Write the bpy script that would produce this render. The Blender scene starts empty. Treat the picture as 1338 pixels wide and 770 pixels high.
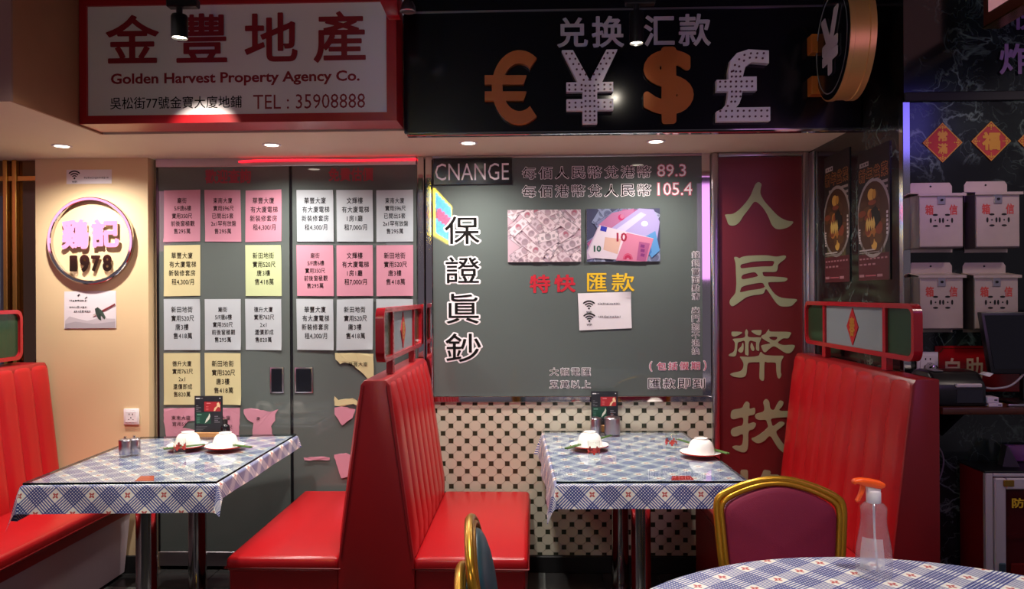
import bpy, bmesh, math, random
import numpy as np
from mathutils import Vector, Matrix
from mathutils.geometry import delaunay_2d_cdt

random.seed(7)
SC = bpy.context.scene
COL = SC.collection
PI = math.pi

# ------------------------------------------------------------------ camera
YAW, ROLL, FPX, EYE = 0.03, 0.0055, 1000.0, 1.52
FWD = Vector((-math.sin(YAW), math.cos(YAW), 0))
R0 = Vector((math.cos(YAW), math.sin(YAW), 0))
U0 = Vector((0, 0, 1))
CR = R0 * math.cos(ROLL) - U0 * math.sin(ROLL)
CU = R0 * math.sin(ROLL) + U0 * math.cos(ROLL)
cam_data = bpy.data.cameras.new('camera')
cam = bpy.data.objects.new('camera', cam_data)
COL.objects.link(cam)
cam_data.sensor_width = 36
cam_data.lens = FPX / 1338 * 36
cam_data.clip_start = 0.02
B = -FWD
cam.matrix_world = Matrix(((CR.x, CU.x, B.x, 0), (CR.y, CU.y, B.y, 0), (CR.z, CU.z, B.z, EYE), (0, 0, 0, 1)))
SC.camera = cam

# ------------------------------------------------------------------ world, exposure, large lights
SC.view_settings.view_transform = 'Standard'
SC.view_settings.look = 'None'
SC.view_settings.gamma = 1
SC.view_settings.use_curve_mapping = False
SC.view_settings.exposure = 0.0
W = bpy.data.worlds.new('world')
SC.world = W
W.use_nodes = True
W.node_tree.nodes['Background'].inputs[0].default_value = (0.56, 0.49, 0.60, 1)
W.node_tree.nodes['Background'].inputs[1].default_value = 0.235


def lamp(name, kind, loc, energy, color, parent=None, target=None, **kw):
    l = bpy.data.lights.new(name, kind)
    l.energy = energy
    l.color = color
    for k, v in kw.items():
        setattr(l, k, v)
    o = bpy.data.objects.new(name, l)
    COL.objects.link(o)
    o.location = loc
    if target is not None:
        o.rotation_euler = (Vector(target) - Vector(loc)).to_track_quat('-Z', 'Y').to_euler()
    if parent is not None:
        o.parent = parent
        o.matrix_parent_inverse = Matrix.Translation(-parent.location)
    return o


# ceiling lamps of the dining room in front of the booths
def room_spot(x, y, e, col=(1.0, 0.94, 0.88), tx=None, ty=None, ang=95):
    lamp('room_light', 'SPOT', (x, y, 2.95), e, col, target=(x if tx is None else tx, y if ty is None else ty, 0), spot_size=math.radians(ang), spot_blend=0.5, shadow_soft_size=0.06)


room_spot(-1.62, 2.75, 150, tx=-1.7, ty=3.45, ang=58)
room_spot(-1.9, 2.3, 34)
room_spot(-0.3, 2.75, 110, tx=-0.3, ty=3.1, ang=80)
room_spot(0.4, 2.6, 120, tx=0.33, ty=3.35, ang=44)
room_spot(0.95, 1.45, 135, ang=62)
lamp('room_light', 'SPOT', (2.3, 1.9, 2.9), 42, (1.0, 0.80, 0.72), target=(2.0, 3.1, 1.65), spot_size=math.radians(50), spot_blend=0.8, shadow_soft_size=0.1)
lamp('purple_light', 'SPOT', (0.9, 2.0, 2.5), 26, (0.55, 0.22, 1.0), target=(1.55, 3.1, 2.0), spot_size=math.radians(26), spot_blend=0.9, shadow_soft_size=0.08)
lamp('pink_light', 'AREA', (-4.05, 1.2, 2.25), 7, (1.0, 0.30, 0.50), target=(-4.05, 4.2, 2.2), shape='RECTANGLE', size=1.15, size_y=0.6)
lamp('lilac_light', 'AREA', (1.72, 1.2, 2.1), 2.6, (0.80, 0.34, 0.95), target=(1.6, 4.2, 2.1), shape='RECTANGLE', size=0.4, size_y=0.9)


lamp('blue_light', 'AREA', (2.42, 1.2, 2.6), 1.0, (0.20, 0.16, 1.0), target=(2.2, 3.1, 2.3), shape='RECTANGLE', size=0.3, size_y=0.4)


# ------------------------------------------------------------------ picture point -> place
def ray(px, py):
    return CR * ((px - 669) / FPX) + CU * ((385 - py) / FPX) + FWD


E0 = Vector((0, 0, EYE))


def at_y(px, py, y):
    d = ray(px, py)
    return E0 + d * (y / d.y)


def at_x(px, py, x):
    d = ray(px, py)
    return E0 + d * (x / d.x)


def at_z(px, py, z):
    d = ray(px, py)
    return E0 + d * ((z - EYE) / d.z)


class Plane:
    """A flat face in the room: origin, right and up; points on it are (u, v)."""

    def __init__(s, o, u, v):
        s.o, s.u, s.v = Vector(o), Vector(u).normalized(), Vector(v).normalized()
        s.n = s.u.cross(s.v)

    def px(s, x, y):
        d = ray(x, y)
        t = (s.o - E0).dot(s.n) / d.dot(s.n)
        p = E0 + d * t - s.o
        return p.dot(s.u), p.dot(s.v)

    def box(s, x0, y0, x1, y1):
        xm, ym = (x0 + x1) / 2, (y0 + y1) / 2
        return s.px(x0, ym)[0], s.px(xm, y1)[1], s.px(x1, ym)[0], s.px(xm, y0)[1]

    def at(s, u, v, n=0.0):
        return s.o + s.u * u + s.v * v + s.n * n


# ------------------------------------------------------------------ colours and materials
def lin(h):
    if isinstance(h, str):
        h = h.lstrip('#')
        c = [int(h[i:i + 2], 16) / 255 for i in (0, 2, 4)]
    else:
        c = [v / 255 for v in h]
    return tuple((v / 12.92 if v <= 0.04045 else ((v + 0.055) / 1.055) ** 2.4) for v in c)


def new_mat(name):
    m = bpy.data.materials.new(name)
    m.use_nodes = True
    nt = m.node_tree
    return m, nt, nt.nodes['Principled BSDF']


def nd(nt, kind, **kw):
    n = nt.nodes.new(kind)
    for k, v in kw.items():
        setattr(n, k, v)
    return n


def mathn(nt, op, a, b=None, c=None):
    n = nd(nt, 'ShaderNodeMath', operation=op)
    for i, v in enumerate((a, b, c)):
        if v is None:
            continue
        if isinstance(v, (int, float)):
            n.inputs[i].default_value = v
        else:
            nt.links.new(v, n.inputs[i])
    return n.outputs[0]


def mixc(nt, fac, a, b):
    n = nd(nt, 'ShaderNodeMix', data_type='RGBA')
    for i, v in ((0, fac), (6, a), (7, b)):
        if isinstance(v, (int, float)):
            n.inputs[i].default_value = v
        elif isinstance(v, tuple):
            n.inputs[i].default_value = (*v[:3], 1)
        else:
            nt.links.new(v, n.inputs[i])
    return n.outputs[2]


def mat(name, color, rough=0.5, metal=0.0, emit=None, emit_s=0.0, var=0.0, vscale=6.0, bump=0.0, bscale=60.0, spec=0.5, coat=0.0):
    m, nt, p = new_mat(name)
    c = lin(color)
    p.inputs['Base Color'].default_value = (*c, 1)
    p.inputs['Roughness'].default_value = rough
    p.inputs['Metallic'].default_value = metal
    p.inputs['Specular IOR Level'].default_value = spec
    if coat:
        p.inputs['Coat Weight'].default_value = coat
        p.inputs['Coat Roughness'].default_value = 0.08
    if emit is not None:
        p.inputs['Emission Color'].default_value = (*lin(emit), 1)
        p.inputs['Emission Strength'].default_value = emit_s
    tc = None
    if var or bump:
        tc = nd(nt, 'ShaderNodeTexCoord')
    if var:
        n = nd(nt, 'ShaderNodeTexNoise')
        n.inputs['Scale'].default_value = vscale
        n.inputs['Detail'].default_value = 4
        nt.links.new(tc.outputs['Object'], n.inputs['Vector'])
        dark = tuple(v * (1 - var) for v in c)
        light = tuple(min(1, v * (1 + var)) for v in c)
        nt.links.new(mixc(nt, n.outputs['Fac'], dark, light), p.inputs['Base Color'])
    if bump:
        n = nd(nt, 'ShaderNodeTexNoise')
        n.inputs['Scale'].default_value = bscale
        n.inputs['Detail'].default_value = 3
        nt.links.new(tc.outputs['Object'], n.inputs['Vector'])
        b = nd(nt, 'ShaderNodeBump')
        b.inputs['Strength'].default_value = bump
        b.inputs['Distance'].default_value = 0.002
        nt.links.new(n.outputs['Fac'], b.inputs['Height'])
        nt.links.new(b.outputs['Normal'], p.inputs['Normal'])
    return m


def print_mat(name, rough=0.4):
    m, nt, p = new_mat(name)
    a = nd(nt, 'ShaderNodeVertexColor', layer_name='ink')
    nt.links.new(a.outputs['Color'], p.inputs['Base Color'])
    p.inputs['Roughness'].default_value = rough
    return m


def clear_mat(name, tint=(1, 1, 1), ior=1.5, body=0.0, body_color=(1, 1, 1), rough=0.02):
    """thin clear sheet: what is behind shows through, with a fresnel reflection on top"""
    m, nt, p = new_mat(name)
    nt.nodes.remove(p)
    out = nt.nodes['Material Output']
    tr = nd(nt, 'ShaderNodeBsdfTransparent')
    tr.inputs[0].default_value = (*tint, 1)
    src = tr.outputs[0]
    if body:
        df = nd(nt, 'ShaderNodeBsdfDiffuse')
        df.inputs[0].default_value = (*body_color, 1)
        mx = nd(nt, 'ShaderNodeMixShader')
        mx.inputs[0].default_value = body
        nt.links.new(src, mx.inputs[1])
        nt.links.new(df.outputs[0], mx.inputs[2])
        src = mx.outputs[0]
    gl = nd(nt, 'ShaderNodeBsdfGlossy')
    gl.inputs['Roughness'].default_value = rough
    fr = nd(nt, 'ShaderNodeFresnel')
    fr.inputs[0].default_value = ior
    geo = nd(nt, 'ShaderNodeNewGeometry')
    fac = mathn(nt, 'MULTIPLY', fr.outputs[0], mathn(nt, 'SUBTRACT', 1.0, geo.outputs['Backfacing']))
    mx = nd(nt, 'ShaderNodeMixShader')
    nt.links.new(fac, mx.inputs[0])
    nt.links.new(src, mx.inputs[1])
    nt.links.new(gl.outputs[0], mx.inputs[2])
    nt.links.new(mx.outputs[0], out.inputs[0])
    return m


def marble_mat():
    m, nt, p = new_mat('dark_marble')
    tc = nd(nt, 'ShaderNodeTexCoord')
    n1 = nd(nt, 'ShaderNodeTexNoise')
    n1.inputs['Scale'].default_value = 4.5
    n1.inputs['Detail'].default_value = 6
    n1.inputs['Distortion'].default_value = 0.6
    nt.links.new(tc.outputs['Object'], n1.inputs['Vector'])
    n2 = nd(nt, 'ShaderNodeTexNoise')
    n2.inputs['Scale'].default_value = 13
    n2.inputs['Detail'].default_value = 7
    n2.inputs['Distortion'].default_value = 0.9
    nt.links.new(tc.outputs['Object'], n2.inputs['Vector'])
    n3 = nd(nt, 'ShaderNodeTexNoise')
    n3.inputs['Scale'].default_value = 2.6
    n3.inputs['Detail'].default_value = 3
    nt.links.new(tc.outputs['Object'], n3.inputs['Vector'])

    def vein(out, w):
        d = mathn(nt, 'ABSOLUTE', mathn(nt, 'SUBTRACT', out, 0.5))
        return mathn(nt, 'MAXIMUM', mathn(nt, 'SUBTRACT', 1.0, mathn(nt, 'DIVIDE', d, w)), 0.0)
    v = mathn(nt, 'MAXIMUM', vein(n1.outputs['Fac'], 0.016), mathn(nt, 'MULTIPLY', vein(n2.outputs['Fac'], 0.022), 0.45))
    patch = mathn(nt, 'MULTIPLY', mathn(nt, 'MAXIMUM', mathn(nt, 'SUBTRACT', n3.outputs['Fac'], 0.42), 0.0), 4.2)
    f = mathn(nt, 'MINIMUM', mathn(nt, 'MULTIPLY', v, patch), 1.0)
    cloud = mixc(nt, mathn(nt, 'MINIMUM', mathn(nt, 'MULTIPLY', patch, n2.outputs['Fac']), 1.0), lin('0d0f10'), lin('36423f'))
    nt.links.new(mixc(nt, f, cloud, lin('83988f')), p.inputs['Base Color'])
    p.inputs['Roughness'].default_value = 0.13
    return m


def cloth_mat(name, rot=0.0):
    """oilcloth print: diagonal bands of fine navy lines on cream with a small red flower in each diamond"""
    m, nt, p = new_mat(name)
    uv = nd(nt, 'ShaderNodeUVMap', uv_map='UVMap')
    sp = nd(nt, 'ShaderNodeSeparateXYZ')
    nt.links.new(uv.outputs[0], sp.inputs[0])
    x, y = sp.outputs[0], sp.outputs[1]
    K = 1 / 0.142
    a = mathn(nt, 'MULTIPLY', mathn(nt, 'ADD', x, y), K)
    b = mathn(nt, 'MULTIPLY', mathn(nt, 'SUBTRACT', x, y), K)
    fa, fb = mathn(nt, 'FRACT', a), mathn(nt, 'FRACT', b)

    def band(f):
        inb = mathn(nt, 'GREATER_THAN', f, 0.40)
        ln = mathn(nt, 'GREATER_THAN', mathn(nt, 'FRACT', mathn(nt, 'MULTIPLY', f, 11.0)), 0.46)
        return mathn(nt, 'MULTIPLY', inb, ln)
    A, Bn = band(fa), band(fb)
    k = mathn(nt, 'MAXIMUM', A, Bn)
    k2 = mathn(nt, 'MULTIPLY', A, Bn)
    c = mixc(nt, mathn(nt, 'MULTIPLY', k, 0.93), lin('f0ece2'), lin('1a3a93'))
    c = mixc(nt, mathn(nt, 'MULTIPLY', k2, 0.8), c, lin('11236b'))
    # flower: four lobes around the middle of the diamond
    ca = mathn(nt, 'SUBTRACT', fa, 0.20)
    cb = mathn(nt, 'SUBTRACT', fb, 0.20)
    r2 = mathn(nt, 'ADD', mathn(nt, 'MULTIPLY', ca, ca), mathn(nt, 'MULTIPLY', cb, cb))
    r = mathn(nt, 'SQRT', r2)
    ang = mathn(nt, 'ARCTAN2', ca, cb)
    lobe = mathn(nt, 'ADD', 0.095, mathn(nt, 'MULTIPLY', mathn(nt, 'COSINE', mathn(nt, 'MULTIPLY', ang, 4.0)), 0.04))
    fl = mathn(nt, 'MULTIPLY', mathn(nt, 'LESS_THAN', r, lobe), mathn(nt, 'GREATER_THAN', r, 0.022))
    c = mixc(nt, mathn(nt, 'MULTIPLY', fl, 0.9), c, lin('bb2f2a'))
    nt.links.new(c, p.inputs['Base Color'])
    p.inputs['Roughness'].default_value = 0.33
    return m


M = {}
M['cream'] = mat('cream_paint', 'd9bd93', 0.6, var=0.04, vscale=2)
M['soffit'] = mat('soffit_paint', 'ddcfb6', 0.7, var=0.04, vscale=2)
M['tan'] = mat('tan_laminate', 'a0714f', 0.55, var=0.08, vscale=9)
M['black'] = mat('black_paint', '0e0e10', 0.6)
M['ceil'] = mat('dark_ceiling', '151418', 0.8)
M['glass'] = mat('grey_back_painted_glass', '5a615f', 0.018, spec=0.5, var=0.05, vscale=1.5)
M['steel'] = mat('polished_steel', 'b9b4b4', 0.12, metal=1.0)
M['steel2'] = mat('brushed_steel', 'b6aeb4', 0.28, metal=1.0)
M['mirror'] = mat('mirror_steel', 'cfc8c8', 0.05, metal=1.0)
M['gold_mirror'] = mat('bronze_mirror', '8a6a55', 0.08, metal=1.0)
M['gold'] = mat('gold_paint', 'c8922a', 0.28, metal=0.75)
M['brass'] = mat('brass', 'c79a4a', 0.25, metal=1.0)
M['copper'] = mat('brushed_gold', 'dcaa66', 0.36, metal=0.6)
M['marble'] = marble_mat()
M['red_frame'] = mat('red_sign_frame', 'a8141f', 0.35)
M['sign_white'] = mat('white_acrylic', 'e6dfe4', 0.22)
M['sign_ink'] = mat('maroon_vinyl', '8b1022', 0.4)
M['ink'] = mat('black_ink', '161414', 0.9, spec=0.1)
M['grey_ink'] = mat('grey_ink', '8b8688', 0.6)
M['white_ink'] = mat('white_vinyl', 'efe6ea', 0.5)
M['pink_ink'] = mat('pink_vinyl', 'c4516a', 0.5)
M['red_ink'] = mat('red_vinyl', 'b3182b', 0.5)
M['yellow_ink'] = mat('yellow_vinyl', 'd8ad1f', 0.5)
M['door_red'] = mat('dark_red_vinyl', '8a1d31', 0.5)
M['black_panel'] = mat('black_acrylic', '0a0a12', 0.18)
M['orange_sym'] = mat('orange_painted_metal', 'b5611f', 0.45)
M['white_sym'] = mat('white_painted_metal', 'ece2ea', 0.45)
M['bulb'] = mat('bulb_off', '5b2f3f', 0.3)
M['bulb_o'] = mat('bulb_off_amber', '7a3a14', 0.3)
M['light_grey_sym'] = mat('grey_acrylic', 'b6acb6', 0.45)
M['banner'] = mat('maroon_banner', '702326', 0.35)
M['banner_ink'] = mat('sage_vinyl', 'a2a883', 0.5)
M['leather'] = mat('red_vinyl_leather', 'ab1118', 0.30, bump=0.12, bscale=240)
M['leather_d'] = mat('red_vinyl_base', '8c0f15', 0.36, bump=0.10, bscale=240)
M['piping'] = mat('dark_red_piping', '7c0c12', 0.4)
M['red_lacquer'] = mat('red_lacquer_wood', 'a01420', 0.25, coat=0.3)
M['grout'] = mat('tile_grout', 'a59b82', 0.8)
M['tile'] = mat('ivory_tile', 'd0c9b4', 0.22, var=0.06, vscale=4)
M['tile_d'] = mat('dark_green_tile', '363a2b', 0.22)
M['floor_tile'] = mat('grey_floor_tile', '5a5c5a', 0.25, var=0.25, vscale=3)
M['floor_dark'] = mat('dark_floor_tile', '2b2a2a', 0.25, var=0.2, vscale=3)
M['lilac'] = mat('lilac_laminate', 'b3a4ac', 0.5)
M['cloth'] = cloth_mat('oilcloth')
M['cloth_back'] = mat('cloth_underside', 'c9bcc0', 0.7)
M['sheet'] = clear_mat('table_glass', (0.93, 0.96, 0.95), 1.5)
M['sheet_edge'] = mat('glass_edge', '12201c', 0.15)
M['china'] = mat('white_china', 'f1ece6', 0.15, coat=0.3)
M['china_red'] = mat('red_glaze', 'b5281f', 0.2)
M['tumbler'] = clear_mat('tumbler_glass', (0.96, 0.98, 0.97), 1.5)
M['tumbler_red'] = mat('red_cup_print', 'c23a30', 0.4)
M['green_stick'] = mat('green_melamine', '47632c', 0.4)
M['wood'] = mat('light_wood', 'b07a44', 0.5, var=0.2, vscale=30)
M['dark_wood'] = mat('dark_brown_wood', '4a2418', 0.35, var=0.2, vscale=20)
M['bottle_dark'] = mat('dark_bottle', '17161a', 0.15)
M['print'] = print_mat('card_print', 0.35)
M['print_matte'] = print_mat('paper_print', 0.6)
M['plastic_white'] = mat('white_plastic', 'e6dfe2', 0.35)
M['plastic_black'] = mat('black_plastic', '111114', 0.35)
M['screen'] = mat('off_screen', '0b0c16', 0.12)
M['orange'] = mat('orange_plastic', 'f2560f', 0.35)
M['bottle'] = clear_mat('clear_plastic', (0.93, 0.93, 0.95), 1.45, body=0.10, body_color=(0.8, 0.8, 0.85), rough=0.06)
M['milky'] = mat('milky_plastic', 'd9cfd2', 0.4)
M['magenta'] = mat('magenta_fabric', '7c0834', 0.75, bump=0.25, bscale=350, var=0.15, vscale=8)
M['teal'] = mat('teal_vinyl', '2d5560', 0.35, var=0.15, vscale=8)
M['green_pane'] = mat('dark_green_glass', '1f3a26', 0.2)
M['frost'] = mat('frosted_pane', '7a8287', 0.4)
M['dia_red'] = mat('red_paper', 'a3121a', 0.5)
M['dia_gold'] = mat('gold_foil', 'c38a36', 0.35, metal=0.5)
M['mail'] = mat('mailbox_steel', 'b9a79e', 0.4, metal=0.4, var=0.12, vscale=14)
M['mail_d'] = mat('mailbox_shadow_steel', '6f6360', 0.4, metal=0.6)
M['hole'] = mat('dark_hole', '0a0808', 0.8)
M['mail_ink'] = mat('faded_red_ink', 'b5423a', 0.6)
M['alu'] = mat('aluminium', 'cbbfc6', 0.4, metal=0.35)
M['fire_red'] = mat('fire_red_paint', '7c0f16', 0.35)
M['fire_glass'] = clear_mat('door_glass', (0.75, 0.75, 0.78), 1.5)
M['purple_ink'] = mat('purple_acrylic', '8d6a96', 0.4)
M['paper_pink'] = mat('pink_paper', 'bf8295', 0.75, var=0.05, vscale=8)
M['paper_white'] = mat('white_paper', 'adb4bb', 0.75, var=0.04, vscale=8)
M['paper_yellow'] = mat('yellow_paper', 'c2b88c', 0.75, var=0.06, vscale=8)
M['paper_lime'] = mat('lime_paper', 'b7c294', 0.75, var=0.05, vscale=8)
M['notice'] = mat('notice_paper', 'dcd3d8', 0.7)
M['cable'] = mat('grey_cable', '9a8f97', 0.5)
M['box_white'] = mat('white_card_box', 'c9b9cc', 0.5)


def emis(name, color, s):
    m, nt, p = new_mat(name)
    p.inputs['Base Color'].default_value = (*lin(color), 1)
    p.inputs['Emission Color'].default_value = (*lin(color), 1)
    p.inputs['Emission Strength'].default_value = s
    return m


M['lens'] = emis('lit_lens', 'fff0d8', 9)
M['neon_yellow'] = emis('neon_yellow', 'ffe23a', 40)
M['neon_blue'] = emis('neon_blue', '43b8ff', 34)
M['neon_pink'] = emis('neon_pink', 'ff2f7a', 34)
M['added_box_white'] = emis('added_lightbox_face', 'fff2ff', 2.2)
M['reflected_red'] = emis('reflected_red', 'ff2030', 2.2)
M['pink_box'] = emis('pink_lightbox', 'd79aa0', 0.35)

# ------------------------------------------------------------------ objects
WORLDM = {}


def mw(o):
    return WORLDM.get(o.name, Matrix.Identity(4))


def tag(o, label=None, cat=None, group=None, kind=None):
    if label:
        o['label'] = label
    if cat:
        o['category'] = cat
    if group:
        o['group'] = group
    if kind:
        o['kind'] = kind
    return o


def thing(name, label, cat, loc, rotz=0.0, group=None):
    o = bpy.data.objects.new(name, None)
    o.empty_display_size = 0.1
    COL.objects.link(o)
    o.location = loc
    o.rotation_euler = (0, 0, rotz)
    WORLDM[o.name] = Matrix.Translation(Vector(loc)) @ Matrix.Rotation(rotz, 4, 'Z')
    return tag(o, label, cat, group)


def copy_tree(o, parent=None):
    c = o.copy()
    COL.objects.link(c)
    if parent is not None:
        c.parent = parent
    for ch in list(o.children):
        copy_tree(ch, c)
    return c


def link_mesh(name, me, m, parent=None, smooth=None, world=True):
    """me has world coordinates (or the parent's own if world is False)"""
    for x in (m if isinstance(m, (list, tuple)) else [m]):
        me.materials.append(x)
    o = bpy.data.objects.new(name, me)
    COL.objects.link(o)
    if parent is not None:
        if world:
            me.transform(mw(parent).inverted())
        o.parent = parent
        WORLDM[o.name] = mw(parent).copy()
    else:
        n = len(me.vertices)
        if n and world:
            xs = [v.co for v in me.vertices]
            c = Vector(((min(v.x for v in xs) + max(v.x for v in xs)) / 2, (min(v.y for v in xs) + max(v.y for v in xs)) / 2, min(v.z for v in xs)))
            me.transform(Matrix.Translation(-c))
            o.location = c
            WORLDM[o.name] = Matrix.Translation(c)
    if smooth is not None:
        me.polygons.foreach_set('use_smooth', [True] * len(me.polygons))
        if smooth < 3:
            me.set_sharp_from_angle(angle=smooth)
    return o


def spline(pts, n=6, closed=False):
    """Catmull-Rom through points of any dimension"""
    P = [Vector(p) for p in pts]
    out = []
    N = len(P)
    for i in range(N if closed else N - 1):
        p0 = P[(i - 1) % N] if closed or i > 0 else P[i]
        p1, p2 = P[i], P[(i + 1) % N]
        p3 = P[(i + 2) % N] if closed or i + 2 < N else p2
        for k in range(n):
            t = k / n
            out.append(0.5 * ((2 * p1) + (p2 - p0) * t + (2 * p0 - 5 * p1 + 4 * p2 - p3) * t * t + (3 * p1 - p0 - 3 * p2 + p3) * t ** 3))
    if not closed:
        out.append(P[-1])
    return out


class MB:
    def __init__(s):
        s.bm = bmesh.new()

    def box(s, x0, x1, y0, y1, z0, z1, r=0.0, seg=2, mi=0, rot=None):
        g = bmesh.ops.create_cube(s.bm, size=1)
        vs = g['verts']
        c = Vector(((x0 + x1) / 2, (y0 + y1) / 2, (z0 + z1) / 2))
        for v in vs:
            v.co = Vector((v.co.x * (x1 - x0), v.co.y * (y1 - y0), v.co.z * (z1 - z0)))
            if rot is not None:
                v.co = rot @ v.co
            v.co += c
        fs = {f for v in vs for f in v.link_faces}
        for f in fs:
            f.material_index = mi
        if r > 0:
            es = list({e for v in vs for e in v.link_edges})
            q = bmesh.ops.bevel(s.bm, geom=es, offset=r, segments=seg, profile=0.5, affect='EDGES')
            for f in q['faces']:
                f.material_index = mi
        return s

    def quad(s, *p, mi=0):
        f = s.bm.faces.new([s.bm.verts.new(Vector(q)) for q in p])
        f.material_index = mi
        return s

    def prism(s, ring, d, mi=0, r=0.0, seg=2):
        """closed polygon ring (world points) swept by vector d"""
        d = Vector(d)
        a = [s.bm.verts.new(Vector(p)) for p in ring]
        b = [s.bm.verts.new(Vector(p) + d) for p in ring]
        n = len(ring)
        fs = [s.bm.faces.new(a[::-1]), s.bm.faces.new(b)]
        for i in range(n):
            fs.append(s.bm.faces.new((a[i], a[(i + 1) % n], b[(i + 1) % n], b[i])))
        for f in fs:
            f.material_index = mi
        bmesh.ops.recalc_face_normals(s.bm, faces=fs)
        if r > 0:
            es = list({e for f in fs for e in f.edges})
            q = bmesh.ops.bevel(s.bm, geom=es, offset=r, segments=seg, profile=0.5, affect='EDGES')
            for f in q['faces']:
                f.material_index = mi
        return s

    def loft(s, rings, closed=True, cap=True, mi=0):
        vr = [[s.bm.verts.new(Vector(p)) for p in rg] for rg in rings]
        n = len(vr[0])
        fs = []
        for a, b in zip(vr[:-1], vr[1:]):
            for i in range(n if closed else n - 1):
                j = (i + 1) % n
                fs.append(s.bm.faces.new((a[i], a[j], b[j], b[i])))
        if cap and closed:
            fs.append(s.bm.faces.new(vr[0][::-1]))
            fs.append(s.bm.faces.new(vr[-1]))
        for f in fs:
            f.material_index = mi
        if cap and closed:
            bmesh.ops.recalc_face_normals(s.bm, faces=fs)
        return s

    def tube(s, pts, r, n=8, closed=False, mi=0):
        P = [Vector(p) for p in pts]
        N = len(P)
        rad = r if isinstance(r, (list, tuple)) else [r] * N
        T = []
        for i in range(N):
            a = P[(i - 1) % N] if closed or i > 0 else P[i]
            b = P[(i + 1) % N] if closed or i < N - 1 else P[i]
            T.append((b - a).normalized())
        u = T[0].orthogonal().normalized()
        rings = []
        for i in range(N):
            u = (u - T[i] * u.dot(T[i])).normalized()
            w = T[i].cross(u)
            rings.append([P[i] + (u * math.cos(2 * PI * k / n) + w * math.sin(2 * PI * k / n)) * rad[i] for k in range(n)])
        if closed:
            rings.append(rings[0])
            s.loft(rings, cap=False, mi=mi)
        else:
            s.loft(rings, mi=mi)
        return s

    def cyl(s, c, r, h, n=20, axis='Z', mi=0, r2=None):
        ax = {'X': Vector((1, 0, 0)), 'Y': Vector((0, 1, 0)), 'Z': Vector((0, 0, 1))}[axis] if isinstance(axis, str) else Vector(axis).normalized()
        u = ax.orthogonal().normalized()
        w = ax.cross(u)
        c = Vector(c)
        r2 = r if r2 is None else r2
        ring = lambda q, o: [c + ax * o + (u * math.cos(2 * PI * k / n) + w * math.sin(2 * PI * k / n)) * q for k in range(n)]
        s.loft([ring(r, 0), ring(r2, h)], mi=mi)
        return s

    def lathe(s, prof, c, n=24, mi=0, axis=None):
        """profile [(radius, height)...] turned about the vertical through c"""
        c = Vector(c)
        vr = []
        for r, z in prof:
            if r < 1e-6:
                vr.append([s.bm.verts.new(c + Vector((0, 0, z)))])
            else:
                vr.append([s.bm.verts.new(c + Vector((r * math.cos(2 * PI * k / n), r * math.sin(2 * PI * k / n), z))) for k in range(n)])
        for a, b in zip(vr[:-1], vr[1:]):
            for i in range(n):
                j = (i + 1) % n
                if len(a) == 1 and len(b) == 1:
                    continue
                if len(a) == 1:
                    f = s.bm.faces.new((a[0], b[j], b[i]))
                elif len(b) == 1:
                    f = s.bm.faces.new((a[i], a[j], b[0]))
                else:
                    f = s.bm.faces.new((a[i], a[j], b[j], b[i]))
                f.material_index = mi
        return s

    def build(s, name, m, parent=None, smooth=0.6, world=True):
        me = bpy.data.meshes.new(name)
        s.bm.to_mesh(me)
        s.bm.free()
        return link_mesh(name, me, m, parent, smooth, world)


# ------------------------------------------------------------------ lettering
_font = bpy.data.curves.new('lettering', 'FONT')
_fobj = bpy.data.objects.new('lettering', _font)
_glyph = {}


def curve_fill(loops, depth=0.0):
    """closed loops (with holes) -> (vertices, faces) of the filled, optionally thick, shape"""
    cd = bpy.data.curves.new('shape', 'CURVE')
    cd.dimensions = '2D'
    cd.fill_mode = 'BOTH' if depth else 'FRONT'
    cd.extrude = depth
    for lp in loops:
        sp = cd.splines.new('POLY')
        sp.points.add(len(lp) - 1)
        for q, p in zip(sp.points, lp):
            q.co = (p[0], p[1], 0, 1)
        sp.use_cyclic_u = True
    co = bpy.data.objects.new('shape', cd)
    COL.objects.link(co)
    dg = bpy.context.evaluated_depsgraph_get()
    dg.update()
    me = bpy.data.meshes.new_from_object(co.evaluated_get(dg))
    out = [tuple(v.co) for v in me.vertices], [tuple(p.vertices) for p in me.polygons]
    bpy.data.objects.remove(co)
    bpy.data.meshes.remove(me)
    return out


def loop_fill(loops, depth=0.0):
    """fill closed loops with holes by constrained triangulation; thick if depth is given"""
    pts, edges = [], []
    for lp in loops:
        b = len(pts)
        n = len(lp)
        pts += [Vector(p) for p in lp]
        edges += [(b + i, b + (i + 1) % n) for i in range(n)]
    V, Ed, F, *_ = delaunay_2d_cdt(pts, edges, [], 1, 1e-6)
    P = np.array([(v.x, v.y) for v in V])
    F = [tuple(f) for f in F]
    C = np.array([P[list(f)].mean(0) for f in F])
    ins = np.zeros(len(C), dtype=int)
    for lp in loops:
        for i in range(len(lp)):
            (ax, ay), (bx_, by) = lp[i - 1], lp[i]
            if ay != by:
                c = (C[:, 1] > min(ay, by)) & (C[:, 1] <= max(ay, by))
                ins += c & (C[:, 0] < ax + (C[:, 1] - ay) * (bx_ - ax) / (by - ay))
    fs = [f for f, k in zip(F, ins) if k % 2]
    vs = [(float(x), float(y), depth) for x, y in P]
    if depth:
        cnt = {}
        for f in fs:
            for i in range(len(f)):
                k = tuple(sorted((f[i - 1], f[i])))
                cnt[k] = cnt.get(k, 0) + 1
        for (i, j), c in cnt.items():
            if c == 1:
                k = len(vs)
                vs += [(vs[i][0], vs[i][1], -depth), (vs[j][0], vs[j][1], -depth)]
                fs.append((i, j, k + 1, k))
    return vs, fs


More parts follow.
